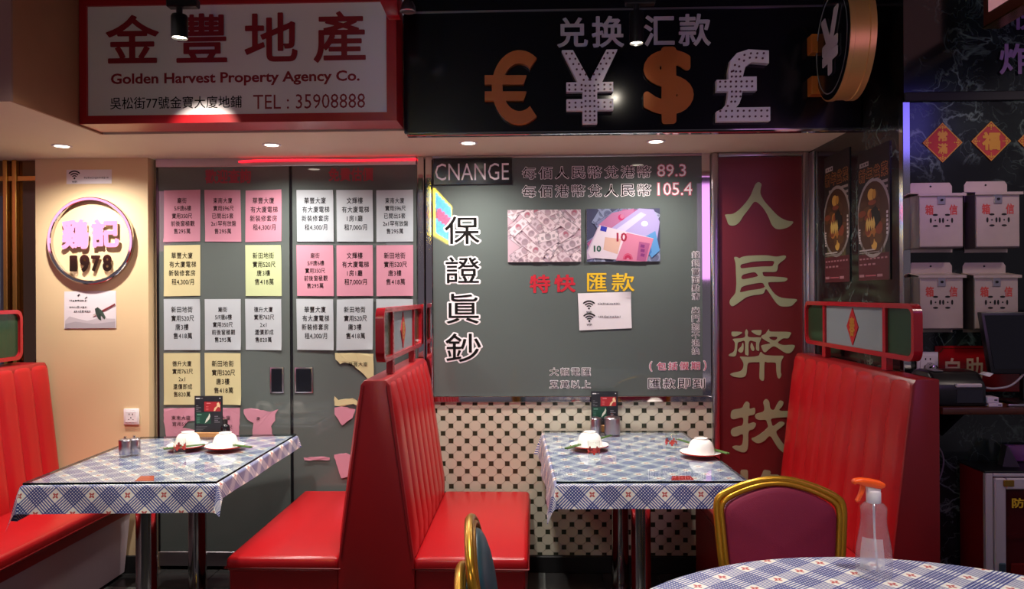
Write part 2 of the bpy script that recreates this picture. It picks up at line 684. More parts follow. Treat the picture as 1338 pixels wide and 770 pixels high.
def thin_loop(lp, tol):
    """drop the points of a closed loop that lie within tol of the line through those kept"""
    P = np.array(lp)
    n = len(P)
    if n < 4:
        return lp
    m = int(((P - P[0]) ** 2).sum(1).argmax())
    keep = {0, m}
    stack = [(0, m), (m, n)]
    while stack:
        a, b = stack.pop()
        if b - a < 2:
            continue
        p, q = P[a], P[b % n]
        d = q - p
        L = math.hypot(*d)
        seg = P[a + 1:b]
        dist = np.abs(d[0] * (seg[:, 1] - p[1]) - d[1] * (seg[:, 0] - p[0])) / L if L > 1e-9 else np.hypot(*(seg - p).T)
        k = int(dist.argmax())
        if dist[k] > tol:
            keep.add(a + 1 + k)
            stack += [(a, a + 1 + k), (a + 1 + k, b)]
    return [tuple(P[i]) for i in sorted(keep)]


def grown(segs, r, step=0.0125):
    """outline loops of the shape bounded by segs, thickened by r (distance field and marching squares)"""
    A = np.array([s_[0] for s_ in segs])
    Bq = np.array([s_[1] for s_ in segs])
    lo, hi = np.minimum(A, Bq).min(0) - r - 3 * step, np.maximum(A, Bq).max(0) + r + 3 * step
    nx, ny = int((hi[0] - lo[0]) / step) + 2, int((hi[1] - lo[1]) / step) + 2
    gx = lo[0] + step * np.arange(nx)
    gy = lo[1] + step * np.arange(ny) + 1e-5
    X, Y = np.meshgrid(gx, gy, indexing='ij')
    D2 = np.full(X.shape, 1e9)
    ins = np.zeros(X.shape, dtype=int)
    for (ax, ay), (bx_, by) in zip(A, Bq):
        dx, dy = bx_ - ax, by - ay
        L2 = dx * dx + dy * dy
        if L2 < 1e-12:
            continue
        t = np.clip(((X - ax) * dx + (Y - ay) * dy) / L2, 0, 1)
        np.minimum(D2, (X - ax - t * dx) ** 2 + (Y - ay - t * dy) ** 2, out=D2)
        if ay != by:
            c = (Y > min(ay, by)) & (Y <= max(ay, by))
            ins += (c & (X < ax + (Y - ay) * dx / dy)) * (1 if by > ay else -1)
    S = np.sqrt(D2) * np.where(ins != 0, -1, 1) - r
    neg = S < 0
    cell = neg[:-1, :-1] * 1 + neg[1:, :-1] * 2 + neg[1:, 1:] * 4 + neg[:-1, 1:] * 8
    nxt = {}

    def pt(i, j, e):
        p, q = (((i, j), (i + 1, j)), ((i + 1, j), (i + 1, j + 1)), ((i + 1, j + 1), (i, j + 1)), ((i, j + 1), (i, j)))[e]
        return (p, q) if p < q else (q, p)
    TB = {1: ((3, 0),), 2: ((0, 1),), 3: ((3, 1),), 4: ((1, 2),), 5: ((3, 0), (1, 2)), 6: ((0, 2),), 7: ((3, 2),), 8: ((2, 3),), 9: ((2, 0),), 10: ((0, 1), (2, 3)), 11: ((2, 1),), 12: ((1, 3),), 13: ((1, 0),), 14: ((0, 3),)}
    for i, j in np.argwhere((cell > 0) & (cell < 15)):
        for a, b in TB[int(cell[i, j])]:
            nxt[pt(i, j, a)] = pt(i, j, b)
    loops = []
    while nxt:
        k0 = next(iter(nxt))
        k, lp = k0, []
        while k in nxt:
            (p, q) = k
            a, b = S[p], S[q]
            t = a / (a - b)
            lp.append((gx[p[0]] + t * (gx[q[0]] - gx[p[0]]), gy[p[1]] + t * (gy[q[1]] - gy[p[1]])))
            k = nxt.pop(k)
        out = thin_loop(lp, 0.0016)
        if len(out) >= 3:
            loops.append(out)
    return loops


def outline_segments(dg):
    """the current text's outline as directed segments"""
    cu = _fobj.to_curve(dg)
    segs = []
    for sp in cu.splines:
        P = []
        if sp.type == 'BEZIER':
            n = len(sp.bezier_points)
            for i in range(n):
                p, q = sp.bezier_points[i], sp.bezier_points[(i + 1) % n]
                a, b, c, d = p.co.xy, p.handle_right.xy, q.handle_left.xy, q.co.xy
                straight = abs((b - a).cross(d - a)) < 1e-5 and abs((c - a).cross(d - a)) < 1e-5
                for k in range(1 if straight else 5):
                    t = k / 5
                    P.append(a * (1 - t) ** 3 + b * 3 * t * (1 - t) ** 2 + c * 3 * t * t * (1 - t) + d * t ** 3)
        else:
            P = [p.co.xy for p in sp.points]
        segs += [(tuple(P[i]), tuple(P[(i + 1) % len(P)])) for i in range(len(P))]
    _fobj.to_curve_clear()
    return segs


def glyphs(s, bold=0.0, depth=0.0, res=2, space=1.0, shear=0.0):
    """outline of a text as (vertices, faces), one em high; bold thickens every stroke by that much on each side"""
    key = (s, round(bold, 4), round(depth, 4), res, space, shear)
    if key not in _glyph:
        if not _fobj.users_collection:
            COL.objects.link(_fobj)
        latin = len(s) > 1 and all(ord(c) < 128 for c in s)
        _font.body = s
        _font.offset = bold if latin else 0
        _font.extrude = depth if latin or not bold else 0
        _font.resolution_u = res
        _font.space_character = space
        _font.shear = shear
        dg = bpy.context.evaluated_depsgraph_get()
        dg.update()
        me = bpy.data.meshes.new_from_object(_fobj.evaluated_get(dg))
        vs = [tuple(v.co) for v in me.vertices]
        fs = [tuple(p.vertices) for p in me.polygons]
        bpy.data.meshes.remove(me)
        if bold and not latin:
            vs, fs = loop_fill(grown(outline_segments(dg), bold), depth)
        _glyph[key] = (vs, fs)
    return _glyph[key]


def gbox(vs):
    return min(v[0] for v in vs), min(v[1] for v in vs), max(v[0] for v in vs), max(v[1] for v in vs)


class Ink:
    """lettering on a plane, gathered into one mesh"""

    def __init__(s, plane, off=0.0012, bend=None):
        s.pl, s.off, s.bend = plane, off, bend
        s.v, s.f, s.c = [], [], []

    def raw(s, vs, fs, fu, col=None, off=0.0):
        b = len(s.v)
        for v in vs:
            u, w = fu(v[0], v[1])
            n = s.off + off + (v[2] if len(v) > 2 else 0)
            if s.bend:
                n += s.bend(u, w)
            s.v.append(s.pl.at(u, w, n))
        s.f += [tuple(i + b for i in f) for f in fs]
        s.c += [col] * len(fs)
        return s

    def fit(s, text, box, bold=0.0, depth=0.0, space=1.0, col=None, off=0.0, shear=0.0, res=2, pad=None):
        """text stretched to fill box (u0, v0, u1, v1)"""
        pad = bold if pad is None else pad
        vs, fs = glyphs(text, 0, 0, res, space, shear)
        x0, y0, x1, y1 = gbox(vs)
        x0, y0, x1, y1 = x0 - pad, y0 - pad, x1 + pad, y1 + pad
        ku, kv = (box[2] - box[0]) / (x1 - x0), (box[3] - box[1]) / (y1 - y0)
        vs, fs = glyphs(text, bold, depth, res, space, shear)
        k = min(ku, kv)
        vs = [(a, b, c * k) for a, b, c in vs]
        return s.raw(vs, fs, lambda x, y: (box[0] + (x - x0) * ku, box[1] + (y - y0) * kv), col, off)

    def line(s, text, cu, cv, em, bold=0.0, space=1.0, col=None, off=0.0, wide=1.0, depth=0.0, res=1):
        vs, fs = glyphs(text, 0, 0, res, space)
        x0, y0, x1, y1 = gbox(vs)
        vs, fs = glyphs(text, bold, depth, res, space)
        vs = [(a, b, c * em) for a, b, c in vs]
        return s.raw(vs, fs, lambda x, y: (cu + (x - (x0 + x1) / 2) * em * wide, cv + (y - 0.38) * em), col, off)

    def poly(s, pts, col=None, off=0.0, clip=None):
        pts = [tuple(p) for p in pts]
        if clip:
            pts = clip_poly(pts, clip)
            if len(pts) < 3:
                return s
        return s.raw(pts, [tuple(range(len(pts)))], lambda x, y: (x, y), col, off)

    def rect(s, u0, v0, u1, v1, col=None, off=0.0, clip=None):
        return s.poly([(u0, v0), (u1, v0), (u1, v1), (u0, v1)], col, off, clip)

    def disc(s, u, v, ru, rv, col=None, off=0.0, n=20, clip=None, rot=0.0):
        c, q = math.cos(rot), math.sin(rot)
        return s.poly([(u + ru * math.cos(2 * PI * k / n) * c - rv * math.sin(2 * PI * k / n) * q, v + ru * math.cos(2 * PI * k / n) * q + rv * math.sin(2 * PI * k / n) * c) for k in range(n)], col, off, clip)

    def arc(s, u, v, r0, r1, a0, a1, col=None, off=0.0, n=12, clip=None, sv=1.0):
        for k in range(n):
            p, q = a0 + (a1 - a0) * k / n, a0 + (a1 - a0) * (k + 1) / n
            s.poly([(u + r0 * math.cos(p), v + sv * r0 * math.sin(p)), (u + r1 * math.cos(p), v + sv * r1 * math.sin(p)), (u + r1 * math.cos(q), v + sv * r1 * math.sin(q)), (u + r0 * math.cos(q), v + sv * r0 * math.sin(q))], col, off, clip)
        return s

    def shape(s, loops, fu, col=None, off=0.0, depth=0.0, sub=4):
        """outlines with holes, smoothed, filled; fu maps the traced points to (u, v)"""
        vs, fs = curve_fill([[fu(p[0], p[1]) for p in spline([(a, b) for a, b in lp], sub, True)] for lp in loops], depth)
        return s.raw(vs, fs, lambda x, y: (x, y), col, off)

    def build(s, name, m, parent=None):
        me = bpy.data.meshes.new(name)
        me.from_pydata([tuple(v) for v in s.v], [], s.f)
        if any(c is not None for c in s.c):
            at = me.color_attributes.new('ink', 'FLOAT_COLOR', 'CORNER')
            vals = []
            for p, c in zip(me.polygons, s.c):
                vals += list((*c, 1.0)) * p.loop_total
            at.data.foreach_set('color', vals)
        # all faces towards the reader
        bm = bmesh.new()
        bm.from_mesh(me)
        flat = max((abs((v - s.pl.o).dot(s.pl.n) - s.off) for v in s.v), default=0) < 0.004
        if flat:
            for f in bm.faces:
                if f.normal.dot(s.pl.n) < 0:
                    f.normal_flip()
        bm.to_mesh(me)
        bm.free()
        return link_mesh(name, me, m, parent)


def clip_poly(pts, c):
    u0, v0, u1, v1 = c
    for ax, lim, sg in ((0, u0, 1), (0, u1, -1), (1, v0, 1), (1, v1, -1)):
        out = []
        for i in range(len(pts)):
            a, b = pts[i - 1], pts[i]
            ia, ib = (a[ax] - lim) * sg >= 0, (b[ax] - lim) * sg >= 0
            if ia != ib:
                t = (lim - a[ax]) / (b[ax] - a[ax])
                out.append((a[0] + (b[0] - a[0]) * t, a[1] + (b[1] - a[1]) * t))
            if ib:
                out.append(b)
        pts = out
        if len(pts) < 3:
            return []
    return pts


def plane_y(y):
    return Plane((0, y, 0), (1, 0, 0), (0, 0, 1))


def plane_x(x):
    return Plane((x, 0, 0), (0, -1, 0), (0, 0, 1))

# ================================================================== SETTING
YW = 4.2                      # face of the booth wall
XR = 1.49                     # marble side wall
YM = 3.13                     # marble front wall on the right
ZS = 2.285                    # lowered ceiling over the booths
YS = 3.55                     # its front edge
BACK = plane_y(YW)
bx = lambda px: BACK.px(px, 385)[0]          # x on the booth wall
bz = lambda py, px=669: BACK.px(px, py)[1]


def struct(name, mb, m, parent=None, smooth=None):
    o = mb.build(name, m, parent, smooth)
    o['kind'] = 'structure'
    return o


fl = struct('floor', MB().box(-5, 4, -2.5, 4.6, -0.1, -0.006), M['black'])
s = 0.302
tile_me = None
for i in range(-9, 7):
    for j in range(8, 14):
        x, y = i * s + 0.05, j * s + 0.02
        if y > 4.15:
            continue
        if tile_me is None:
            o = MB().box(0.002, s - 0.002, 0.002, s - 0.002, -0.006, 0.0, 0.001, 1).build('floor_tile', M['floor_tile'], fl, None, False)
            tile_me = o.data
            o.location = Vector((x, y, 0)) - fl.location
            t0 = o
            tile_me2 = tile_me.copy()
            tile_me2.materials[0] = M['floor_dark']
        else:
            o = t0.copy()
            if (i * 7 + j * 3) % 4 != 0:
                o.data = tile_me2
            COL.objects.link(o)
            o.location = Vector((x, y, 0)) - fl.location

xl0, xl1 = at_y(47, 400, 4.15).x, at_y(194, 400, 4.15).x
struct('wall_back', MB().box(-5, 3.2, 4.3, 4.42, 0, 3.1), M['black'])
struct('wall_left', MB().box(xl0, xl1, 4.15, 4.3, 0, ZS), M['cream'])
struct('baseboard_left', MB().box(xl0, xl1 + 0.002, 4.135, 4.15, 0, 0.095, 0.003, 1), M['black'])
# marble: side wall of the niche and the front wall to the right of it
struct('wall_right', MB().prism([(XR, 4.3, 0), (XR, YM, 0), (3.2, YM, 0), (3.2, YM + 0.12, 0), (XR + 0.12, YM + 0.12, 0), (XR + 0.12, 4.3, 0)], (0, 0, 3.1)), M['marble'])
zt = at_y(1240, 127, YM).z
struct('trim_1', MB().box(XR, 3.2, YM - 0.012, YM, zt - 0.018, zt + 0.02, 0.003, 1), M['black'])
struct('trim_2', MB().box(XR - 0.012, XR + 0.018, YM - 0.014, YM + 0.02, 1.1, zt - 0.02, 0.002, 1), M['steel'])
p0 = at_x(1066, 300, XR)
struct('trim_3', MB().box(XR - 0.012, XR, p0.y, YW - 0.012, 0.0, ZS - 0.012, 0.002, 1), M['steel2'])
# lowered ceiling over the booths and the dark ceiling of the room
struct('ceiling_lower', MB().box(-5, XR, YS, 4.3, ZS, ZS + 0.5), M['soffit'])
struct('ceiling_upper', MB().box(-5, 3.2, -2.5, YS + 0.02, 3.0, 3.1), M['ceil'])
struct('trim_4', MB().box(-0.59, XR, YS - 0.02, YS + 0.02, ZS - 0.028, ZS, 0.002, 1), M['mirror'])
# boxed-in beam at the left, its side towards the room clad in tan boards
XB = at_y(103, 160, 3.36).x
o = struct('wall_beam', MB().box(-5, XB - 0.012, 2.93, YS, ZS, 3.0), M['soffit'])
MB().box(XB - 0.012, XB, 2.93, YS, ZS, 3.0).build('side_panel', M['tan'], o)
MB().box(-5, XB, 2.92, 2.93, ZS, 3.0).build('front_panel', mat('mauve_laminate', '8d7168', 0.6), o)

# left of the cream wall: bronze mirror cladding with gold mullions and a grey pane
g = struct('window_1', MB().box(-4.6, xl0, 4.2, 4.3, 0, ZS), M['gold_mirror'])
xa, xb = at_y(11, 300, 4.2).x, at_y(23, 300, 4.2).x
for x in (xa, xb):
    MB().box(x - 0.012, x + 0.012, 4.17, 4.2, 0, ZS, 0.003, 1).build('mullion', M['brass'], g)
MB().box(-4.6, xl0, 4.18, 4.2, bz(231), bz(224), 0.002, 1).build('rail', M['brass'], g)
MB().box(-4.6, xa - 0.012, 4.19, 4.2, 0.3, bz(250), 0.002, 1).build('pane', mat('blue_grey_pane', '6d7886', 0.15), g)

# mirror strips that edge the glass doors and the exchange board
x0, x1 = xl1, bx(205)
struct('trim_5', MB().box(x0, x1, YW + 0.02, 4.3, 0, ZS), M['mirror'])
x0, x1 = bx(545.5), bx(566)
xm = (x0 + x1) / 2
struct('trim_6', MB().box(x0, xm - 0.002, YW - 0.008, 4.3, 0, ZS, 0.008, 3), M['mirror'])
struct('trim_7', MB().box(xm + 0.002, x1, YW - 0.008, 4.3, 0, ZS, 0.008, 3), M['mirror'])
xp0, xp1 = bx(566), bx(918)
zp0, zp1 = bz(518), bz(206)
struct('trim_8', MB().box(xp1, bx(929), YW + 0.004, 4.3, 0, ZS), M['mirror'])
struct('trim_9', MB().box(x1, xp1, YW - 0.004, 4.3, zp1, ZS, 0.002, 1), M['steel2'])
struct('trim_10', MB().box(x1, bx(929), YW - 0.012, 4.3, bz(525.5), zp0, 0.002, 1), M['mirror'])
struct('trim_11', MB().box(bx(205), x1 - 0.09, YW - 0.006, 4.3, bz(214), ZS, 0.002, 1), M['steel2'])

# two sliding doors of grey back-painted glass
for k, (a, b, yy, nm) in enumerate(((205, 378.5, YW, 'door_1'), (379.5, 545.5, YW + 0.003, 'door_2'))):
    xa, xb = bx(a), bx(b)
    d = struct(nm, MB().box(xa, xb, yy, yy + 0.02, 0.05, bz(214)), M['glass'])
    MB().box(xa, xa + 0.012, yy - 0.003, yy, 0.05, bz(214)).build('edge_strip', M['bottle_dark'], d)
    MB().box(xa, xb, yy - 0.004, yy, 0.02, 0.10, 0.002, 1).build('bottom_rail', M['steel2'], d)
    # recessed finger pull: steel rim round a dished plate
    px = (353, 371) if k == 0 else (385, 409)
    q = BACK.box(px[0], 480, px[1], 514)
    mb = MB()
    rr = [(q[0], q[1]), (q[2], q[1]), (q[2], q[3]), (q[0], q[3])]
    mb.box(q[0], q[2], yy - 0.005, yy, q[1], q[3], 0.004, 2)
    h = mb.build('finger_pull', M['steel2'], d)
    mb = MB()
    mb.box(q[0] + 0.008, q[2] - 0.008, yy - 0.006, yy - 0.004, q[1] + 0.008, q[3] - 0.008, 0.0009, 1)
    mb.build('pull_dish', mat('dark_steel', '57585c', 0.15, metal=1.0), h)
    ink = Ink(plane_y(yy), 0.0012)
    bb = (268, 221, 328, 240) if k == 0 else (429, 219, 488, 237)
    bb = BACK.box(*bb)
    ink.fit('歡迎查詢' if k == 0 else '免費估價', bb, bold=0.03, space=1.0)
    o = ink.build('lettering', M['door_red'], d)
    o['label'] = 'dark red traditional characters along the top of the glass'

# reflection of a red neon, built as a glowing tube along the door header
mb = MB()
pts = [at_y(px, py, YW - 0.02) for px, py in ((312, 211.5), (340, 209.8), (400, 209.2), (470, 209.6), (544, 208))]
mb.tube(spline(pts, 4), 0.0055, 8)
tag(mb.build('red_reflection_tube', M['reflected_red']), 'thin red neon reflection on the steel header above the grey glass doors, built as a glowing line', 'reflection')

# tiled wall under the exchange board: eight-sided ivory tiles and small dark green squares
wt = struct('wall_back_tiled', MB().box(x1, bx(945), YW + 0.006, 4.3, 0.05, bz(525.5)), M['grout'])
struct('baseboard_back', MB().box(x1, bx(929), YW - 0.022, YW + 0.006, 0, 0.088, 0.003, 1), M['black'])
P_, Q_, D_ = 0.0882, 0.0832, 0.0128
zx0, zx1, zz0, zz1 = x1 + 0.003, bx(943), 0.09, bz(525.5) - 0.003
ox, oz = at_y(690 + 64 / 4.46, 490 + 165 / 4.46, YW).x, at_y(704, 490 + 165 / 4.46, YW).z
g_ = 0.0007
octo = [(-P_ / 2 + D_, -D_), (-P_ / 2 + D_, D_), (-D_, Q_ / 2 - D_), (D_, Q_ / 2 - D_), (P_ / 2 - D_, D_), (P_ / 2 - D_, -D_), (D_, -Q_ / 2 + D_), (-D_, -Q_ / 2 + D_)]
octo = [(a * (1 - g_ / 0.03), b * (1 - g_ / 0.03)) for a, b in octo]
full_me, n_full = None, 0
rest = MB()
dots = MB()
for j in range(-4, 30):
    for i in range(-12, 16):
        for h in (0, 1):
            # small squares
            u, v = ox + (i + 0.5 * h) * P_, oz - (j + 0.5 * h) * Q_
            e = D_ - 0.0008
            a0, a1, b0, b1 = max(u - e, zx0), min(u + e, zx1), max(v - e, zz0), min(v + e, zz1)
            if a1 - a0 > 0.002 and b1 - b0 > 0.002:
                dots.box(a0, a1, YW + 0.0005, YW + 0.006, b0, b1)
            # eight-sided tiles
            u, v = (ox + (i + 0.5) * P_, oz - j * Q_) if h == 0 else (ox + i * P_, oz - (j + 0.5) * Q_)
            pts = clip_poly([(u + a, v + b) for a, b in octo], (zx0, zz0, zx1, zz1))
            if len(pts) < 3:
                continue
            hidden = (v < 0.52 and u < -0.05) or (0.62 < v < 0.76 and 0.06 < u < 0.84) or u < -0.42
            if len(pts) == 8 and not hidden and n_full < 299:
                if full_me is None:
                    t0 = MB().prism([(a, 0.0, b) for a, b in octo], (0, 0.006, 0)).build('wall_tile', M['tile'], wt, None, False)
                    full_me = t0
                    o = t0
                else:
                    o = full_me.copy()
                    COL.objects.link(o)
                o.location = Vector((u, YW + random.uniform(-0.0006, 0.0006), v)) - wt.location
                n_full += 1
            else:
                rest.prism([(a, YW, b) for a, b in pts], (0, 0.006, 0))
o = rest.build('cut_tile', M['tile'], wt, None)
o['kind'] = 'stuff'
o = dots.build('square_tile', M['tile_d'], wt, None)
o['kind'] = 'stuff'

# ================================================================== SIGNS ABOVE
# property agency sign: red box frame round a white face
YG = 3.36
xs0, xs1 = XB + 0.003, at_y(518, 100, YG).x
zs0 = at_y(300, 160, YG).z
zs1 = 2.99
fx0, fx1, fz0, fz1 = at_y(113, 80, YG).x, at_y(505, 80, YG).x, at_y(310, 149, YG).z, at_y(310, 4.5, YG).z
t = thing('property_sign', 'white property agency sign with maroon lettering in a deep red box frame', 'sign', ((xs0 + xs1) / 2, YG + 0.1, zs0))
MB().box(xs0, xs1, YG + 0.03, YS - 0.02, zs0, zs1).build('box', M['red_frame'], t)
mb = MB()
mb.box(xs0, fx0, YG, YG + 0.03, zs0, zs1)
mb.box(fx1, xs1, YG, YG + 0.03, zs0, zs1)
mb.box(fx0, fx1, YG, YG + 0.03, zs0, fz0)
mb.box(fx0, fx1, YG, YG + 0.03, fz1, zs1)
mb.build('frame', M['red_frame'], t, None)
MB().box(fx0, fx1, YG + 0.012, YG + 0.03, fz0, fz1).build('face_panel', M['sign_white'], t, None)
PG = plane_y(YG + 0.012)
for ch, b in (('金', (139, 20, 208, 83)), ('豐', (231, 18, 297, 82)), ('地', (320, 17, 389, 81)), ('產', (410, 15, 478, 82))):
    o = Ink(PG, 0.004).fit(ch, PG.box(*b), bold=0.015, depth=0.006, res=3).build('character', M['sign_ink'], t)
o = Ink(PG, 0.001).fit('Golden Harvest Property Agency Co.', PG.box(145, 94, 470, 112), bold=0.026, res=3).build('english_lettering', M['sign_ink'], t)
o = Ink(PG, 0.001).fit('吳松街77號金寶大廈地鋪', PG.box(144, 126, 316, 142), bold=0.004).build('address_lettering', M['ink'], t)
o['label'] = 'black address characters'
o = Ink(PG, 0.001).fit('TEL : 35908888', PG.box(331, 123, 477, 142), bold=0.0).build('telephone_lettering', M['sign_ink'], t)
# short red visor that drops in front of the sign's corner
v = MB()
a = [at_y(490, -12, 3.2), at_y(505, 20, 3.2), at_y(521, 20, 3.2), at_y(517, -12, 3.2)]
v.prism(a, (0, 0.06, 0), r=0.004)
a = [at_y(488, -60, 3.2), at_y(492, -10, 3.2), at_y(518, -10, 3.2), at_y(516, -60, 3.2)]
v.prism(a, (0, 0.06, 0), r=0.004)
tag(v.build('ceiling_bracket', M['red_frame']), 'red slanting bracket hanging in front of the property sign corner', 'bracket')

# money exchange sign: black board with currency symbols
zb0, zb1 = at_y(800, 170.5, YS - 0.03).z, at_y(800, 12.5, YS - 0.03).z
xb0, xb1 = xs1 + 0.006, XR - 0.006
YB = YS - 0.03
t = thing('exchange_sign', 'long black money exchange sign with large currency symbols above the booths', 'sign', (0.3, YB + 0.02, zb0))
MB().box(xb0, xb1, YB, YB + 0.03, zb0, zb1 + 0.12).build('board', M['black_panel'], t, None)
MB().box(xb0, xb1, YB - 0.006, YB, zb1 - 0.004, zb1 + 0.004).build('top_trim', M['steel2'], t, None)
PB = plane_y(YB)
for ch, b in (('兑', (728, 24, 768, 63)), ('换', (773, 22, 815, 63)), ('汇', (841, 21, 881, 61)), ('款', (886, 19, 928, 61))):
    Ink(PB, 0.010).fit(ch, PB.box(*b), bold=0.022, depth=0.008, res=3).build('character', M['light_grey_sym'], t)


def poly_round(c, n=26):
    return [(c[0] + c[2] * math.cos(2 * PI * k / n), c[1] + c[3] * math.sin(2 * PI * k / n)) for k in range(n)]


def symbol(kind, box):
    """outline loops of a currency sign traced in a 100 x 100 square (y down) -> sheet of thickness"""
    x0, y0, x1, y1 = box
    u0, v0, u1, v1 = PB.box(*box)
    fu = lambda x, y: (u0 + (u1 - u0) * x / 100, v1 - (v1 - v0) * y / 100)
    ink = Ink(PB, 0.028)
    bulbs = []
    if kind == 'yen':
        loops = [[(0, 0), (20, 0), (50, 42), (80, 0), (100, 0), (72, 44), (92, 44), (92, 57), (63, 57), (63, 67), (92, 67), (92, 82), (63, 82), (63, 100), (37, 100), (37, 82), (8, 82), (8, 67), (37, 67), (37, 57), (8, 57), (8, 44), (28, 44)]]
        for k in range(6):
            for d in (0, 1):
                bulbs += [(8 + k * 6.2 + d * 10, 5 + k * 7.2), (92 - k * 6.2 - d * 10, 5 + k * 7.2)]
        for y in (48, 54, 72, 78):
            bulbs += [(x, y) for x in (13, 24, 35, 65, 76, 87)]
        for y in (49, 56, 63, 70, 77, 84, 90, 96):
            bulbs += [(x, y) for x in (42, 50, 58)]
    elif kind == 'pound':
        o = [(98, 2), (98, 20), (82, 19), (66, 18), (54, 24), (49, 38), (75, 38), (75, 58), (48, 58), (46, 68), (42, 76), (36, 81), (100, 81), (100, 100), (0, 100), (0, 86), (10, 83), (18, 76), (21, 66), (22, 58), (0, 58), (0, 42), (22, 42), (22, 30), (26, 15), (38, 5), (60, 0)]
        loops = [o]
        for y in (45, 52):
            bulbs += [(x, y) for x in (6, 16, 26, 36, 46, 56, 66)]
        for y in (86, 94):
            bulbs += [(x, y) for x in range(6, 97, 11)]
        for y in (31, 38, 59, 66):
            bulbs += [(x, y) for x in (28, 36, 44)]
        bulbs += [(27, 73), (34, 73), (20, 79), (34, 22), (42, 24), (42, 14), (51, 16), (52, 8), (62, 12), (64, 6), (74, 12), (76, 6), (86, 13), (88, 6), (31, 30)]
    res = None
    vs = [fu(*p) for p in loops[0]]
    mb = MB()
    ring = [PB.at(u, v, 0.004) for u, v in vs]
    mb.prism(ring, PB.n * 0.034)
    for b in bulbs:
        u, v = fu(*b)
        mb.cyl(PB.at(u, v, 0.036), 0.0048, 0.006, 8, axis=PB.n, mi=1)
    return mb


mb = symbol('yen', (734, 68.5, 806, 163.5))
o = mb.build('yen_symbol', [M['white_sym'], M['bulb']], t, None)
o['label'] = 'white yen symbol studded with unlit bulbs'
mb = symbol('pound', (934, 68, 1003, 160.5))
o = mb.build('pound_symbol', [M['white_sym'], M['bulb']], t, None)
o['label'] = 'white pound symbol studded with unlit bulbs'
# euro and dollar: traced outlines in thick painted metal
ink = Ink(PB, 0.020)
eu = lambda x, y: PB.px(x, y)
outer = []
ca = (678, 117)


def euro():
    cx, cy, rx, ry, th = 679, 116.5, 36, 48, 17
    o = []
    a0, a1 = math.radians(-52), math.radians(-308)
    n = 30
    for k in range(n + 1):
        a = a0 + (a1 - a0) * k / n
        o.append((cx + rx * math.cos(a), cy + ry * math.sin(a)))
    for k in range(n + 1):
        a = a1 + (a0 - a1) * k / n
        o.append((cx + (rx - th + 3) * math.cos(a), cy + (ry - th) * math.sin(a)))
    return o


mb = MB()
mb.prism([PB.at(*PB.px(*p), 0.004) for p in euro()], PB.n * 0.03)
for y in (101, 122):
    mb.prism([PB.at(*PB.px(*p), 0.005) for p in ((634, y), (688, y), (684, y + 12), (634, y + 12))], PB.n * 0.0296)
o = mb.build('euro_symbol', M['orange_sym'], t, None)
o['label'] = 'orange euro symbol'
b = PB.box(840, 63, 905, 163)
o = Ink(PB, 0.018).fit('$', b, bold=0.035, depth=0.014, res=5).build('dollar_symbol', M['orange_sym'], t)
o['label'] = 'orange dollar symbol'

# round yen sign on two brackets
CX, CY, CZ = 1.258, 3.27, at_y(1088, 57, 3.27).z
t = thing('coin_sign', 'round black coin sign with a broad gold rim projecting beside the exchange sign', 'sign', (CX, CY, CZ - 0.24), math.radians(-4))
mb = MB()
rad = 0.238
prof = lambda r, x: [(x, r * math.cos(2 * PI * k / 64), 0.24 + r * math.sin(2 * PI * k / 64)) for k in range(64)]
mb.loft([prof(rad, 0.0), prof(rad, 0.018), prof(rad - 0.004, 0.02), prof(rad - 0.004, 0.075), prof(rad, 0.077), prof(rad, 0.10)])
mb.build('rim', M['copper'], t, 0.5, world=False)
mb = MB()
mb.loft([prof(rad - 0.006, -0.002), prof(rad - 0.006, 0.004)])
mb.build('face', M['black_panel'], t, None, world=False)
mb = MB()
mb.loft([prof(rad - 0.030, -0.004), prof(rad - 0.034, -0.004), prof(rad - 0.034, -0.001), prof(rad - 0.030, -0.001)], cap=False)
mb.build('inner_ring', M['grey_ink'], t, None, world=False)
pc = Plane((-0.004, 0, 0.24), (0, -1, 0), (0, 0, 1))
ink = Ink(pc, 0.004).fit('¥', (-0.115, -0.13, 0.115, 0.13), bold=0.03, depth=0.003)
ink.build('yen_mark', M['light_grey_sym'], t)
t.children[-1].data.transform(mw(t))
for z0, z1 in ((48, 72), (102, 126)):
    q = at_y(1062, z0, 3.5).z, at_y(1062, z1, 3.5).z
    mb = MB()
    mb.box(at_y(1054, 60, 3.52).x, CX + 0.05, 3.46, YB - 0.003, q[1], q[0], 0.003, 1)
    mb.build('bracket', M['orange_sym'], t)

# red and gold characters, notices and boxes on the marble come later; the light box sign over the counter
t = thing('light_box_sign', 'gold edged hanging light box with a pale pink face at the upper right', 'sign', (1.76, 2.3, at_y(1277, 36, 3.0).z))
z0 = at_y(1277, 36, 3.0).z
MB().box(1.73, 1.79, 1.5, 3.0, z0, z0 + 0.40, 0.003, 1).build('case', M['dark_wood'], t)
MB().box(1.727, 1.731, 1.54, 2.96, z0 + 0.045, z0 + 0.36).build('lit_face', M['pink_box'], t, None)
MB().box(1.728, 1.792, 1.5, 3.0, z0 - 0.006, z0).build('bottom_trim', M['brass'], t, None)
PM = plane_y(YM)
for ch, b, lab in (('炸', (1304, 58, 1346, 98), 'purple metal character on the marble wall, lower of two'), ('快', (1320, 4, 1360, 40), 'purple metal character on the marble wall, partly behind the light box')):
    o = Ink(PM, 0.010).fit(ch, PM.box(*b), bold=0.02, depth=0.008).build('wall_character', M['purple_ink'])
    tag(o, lab, 'sign letter')

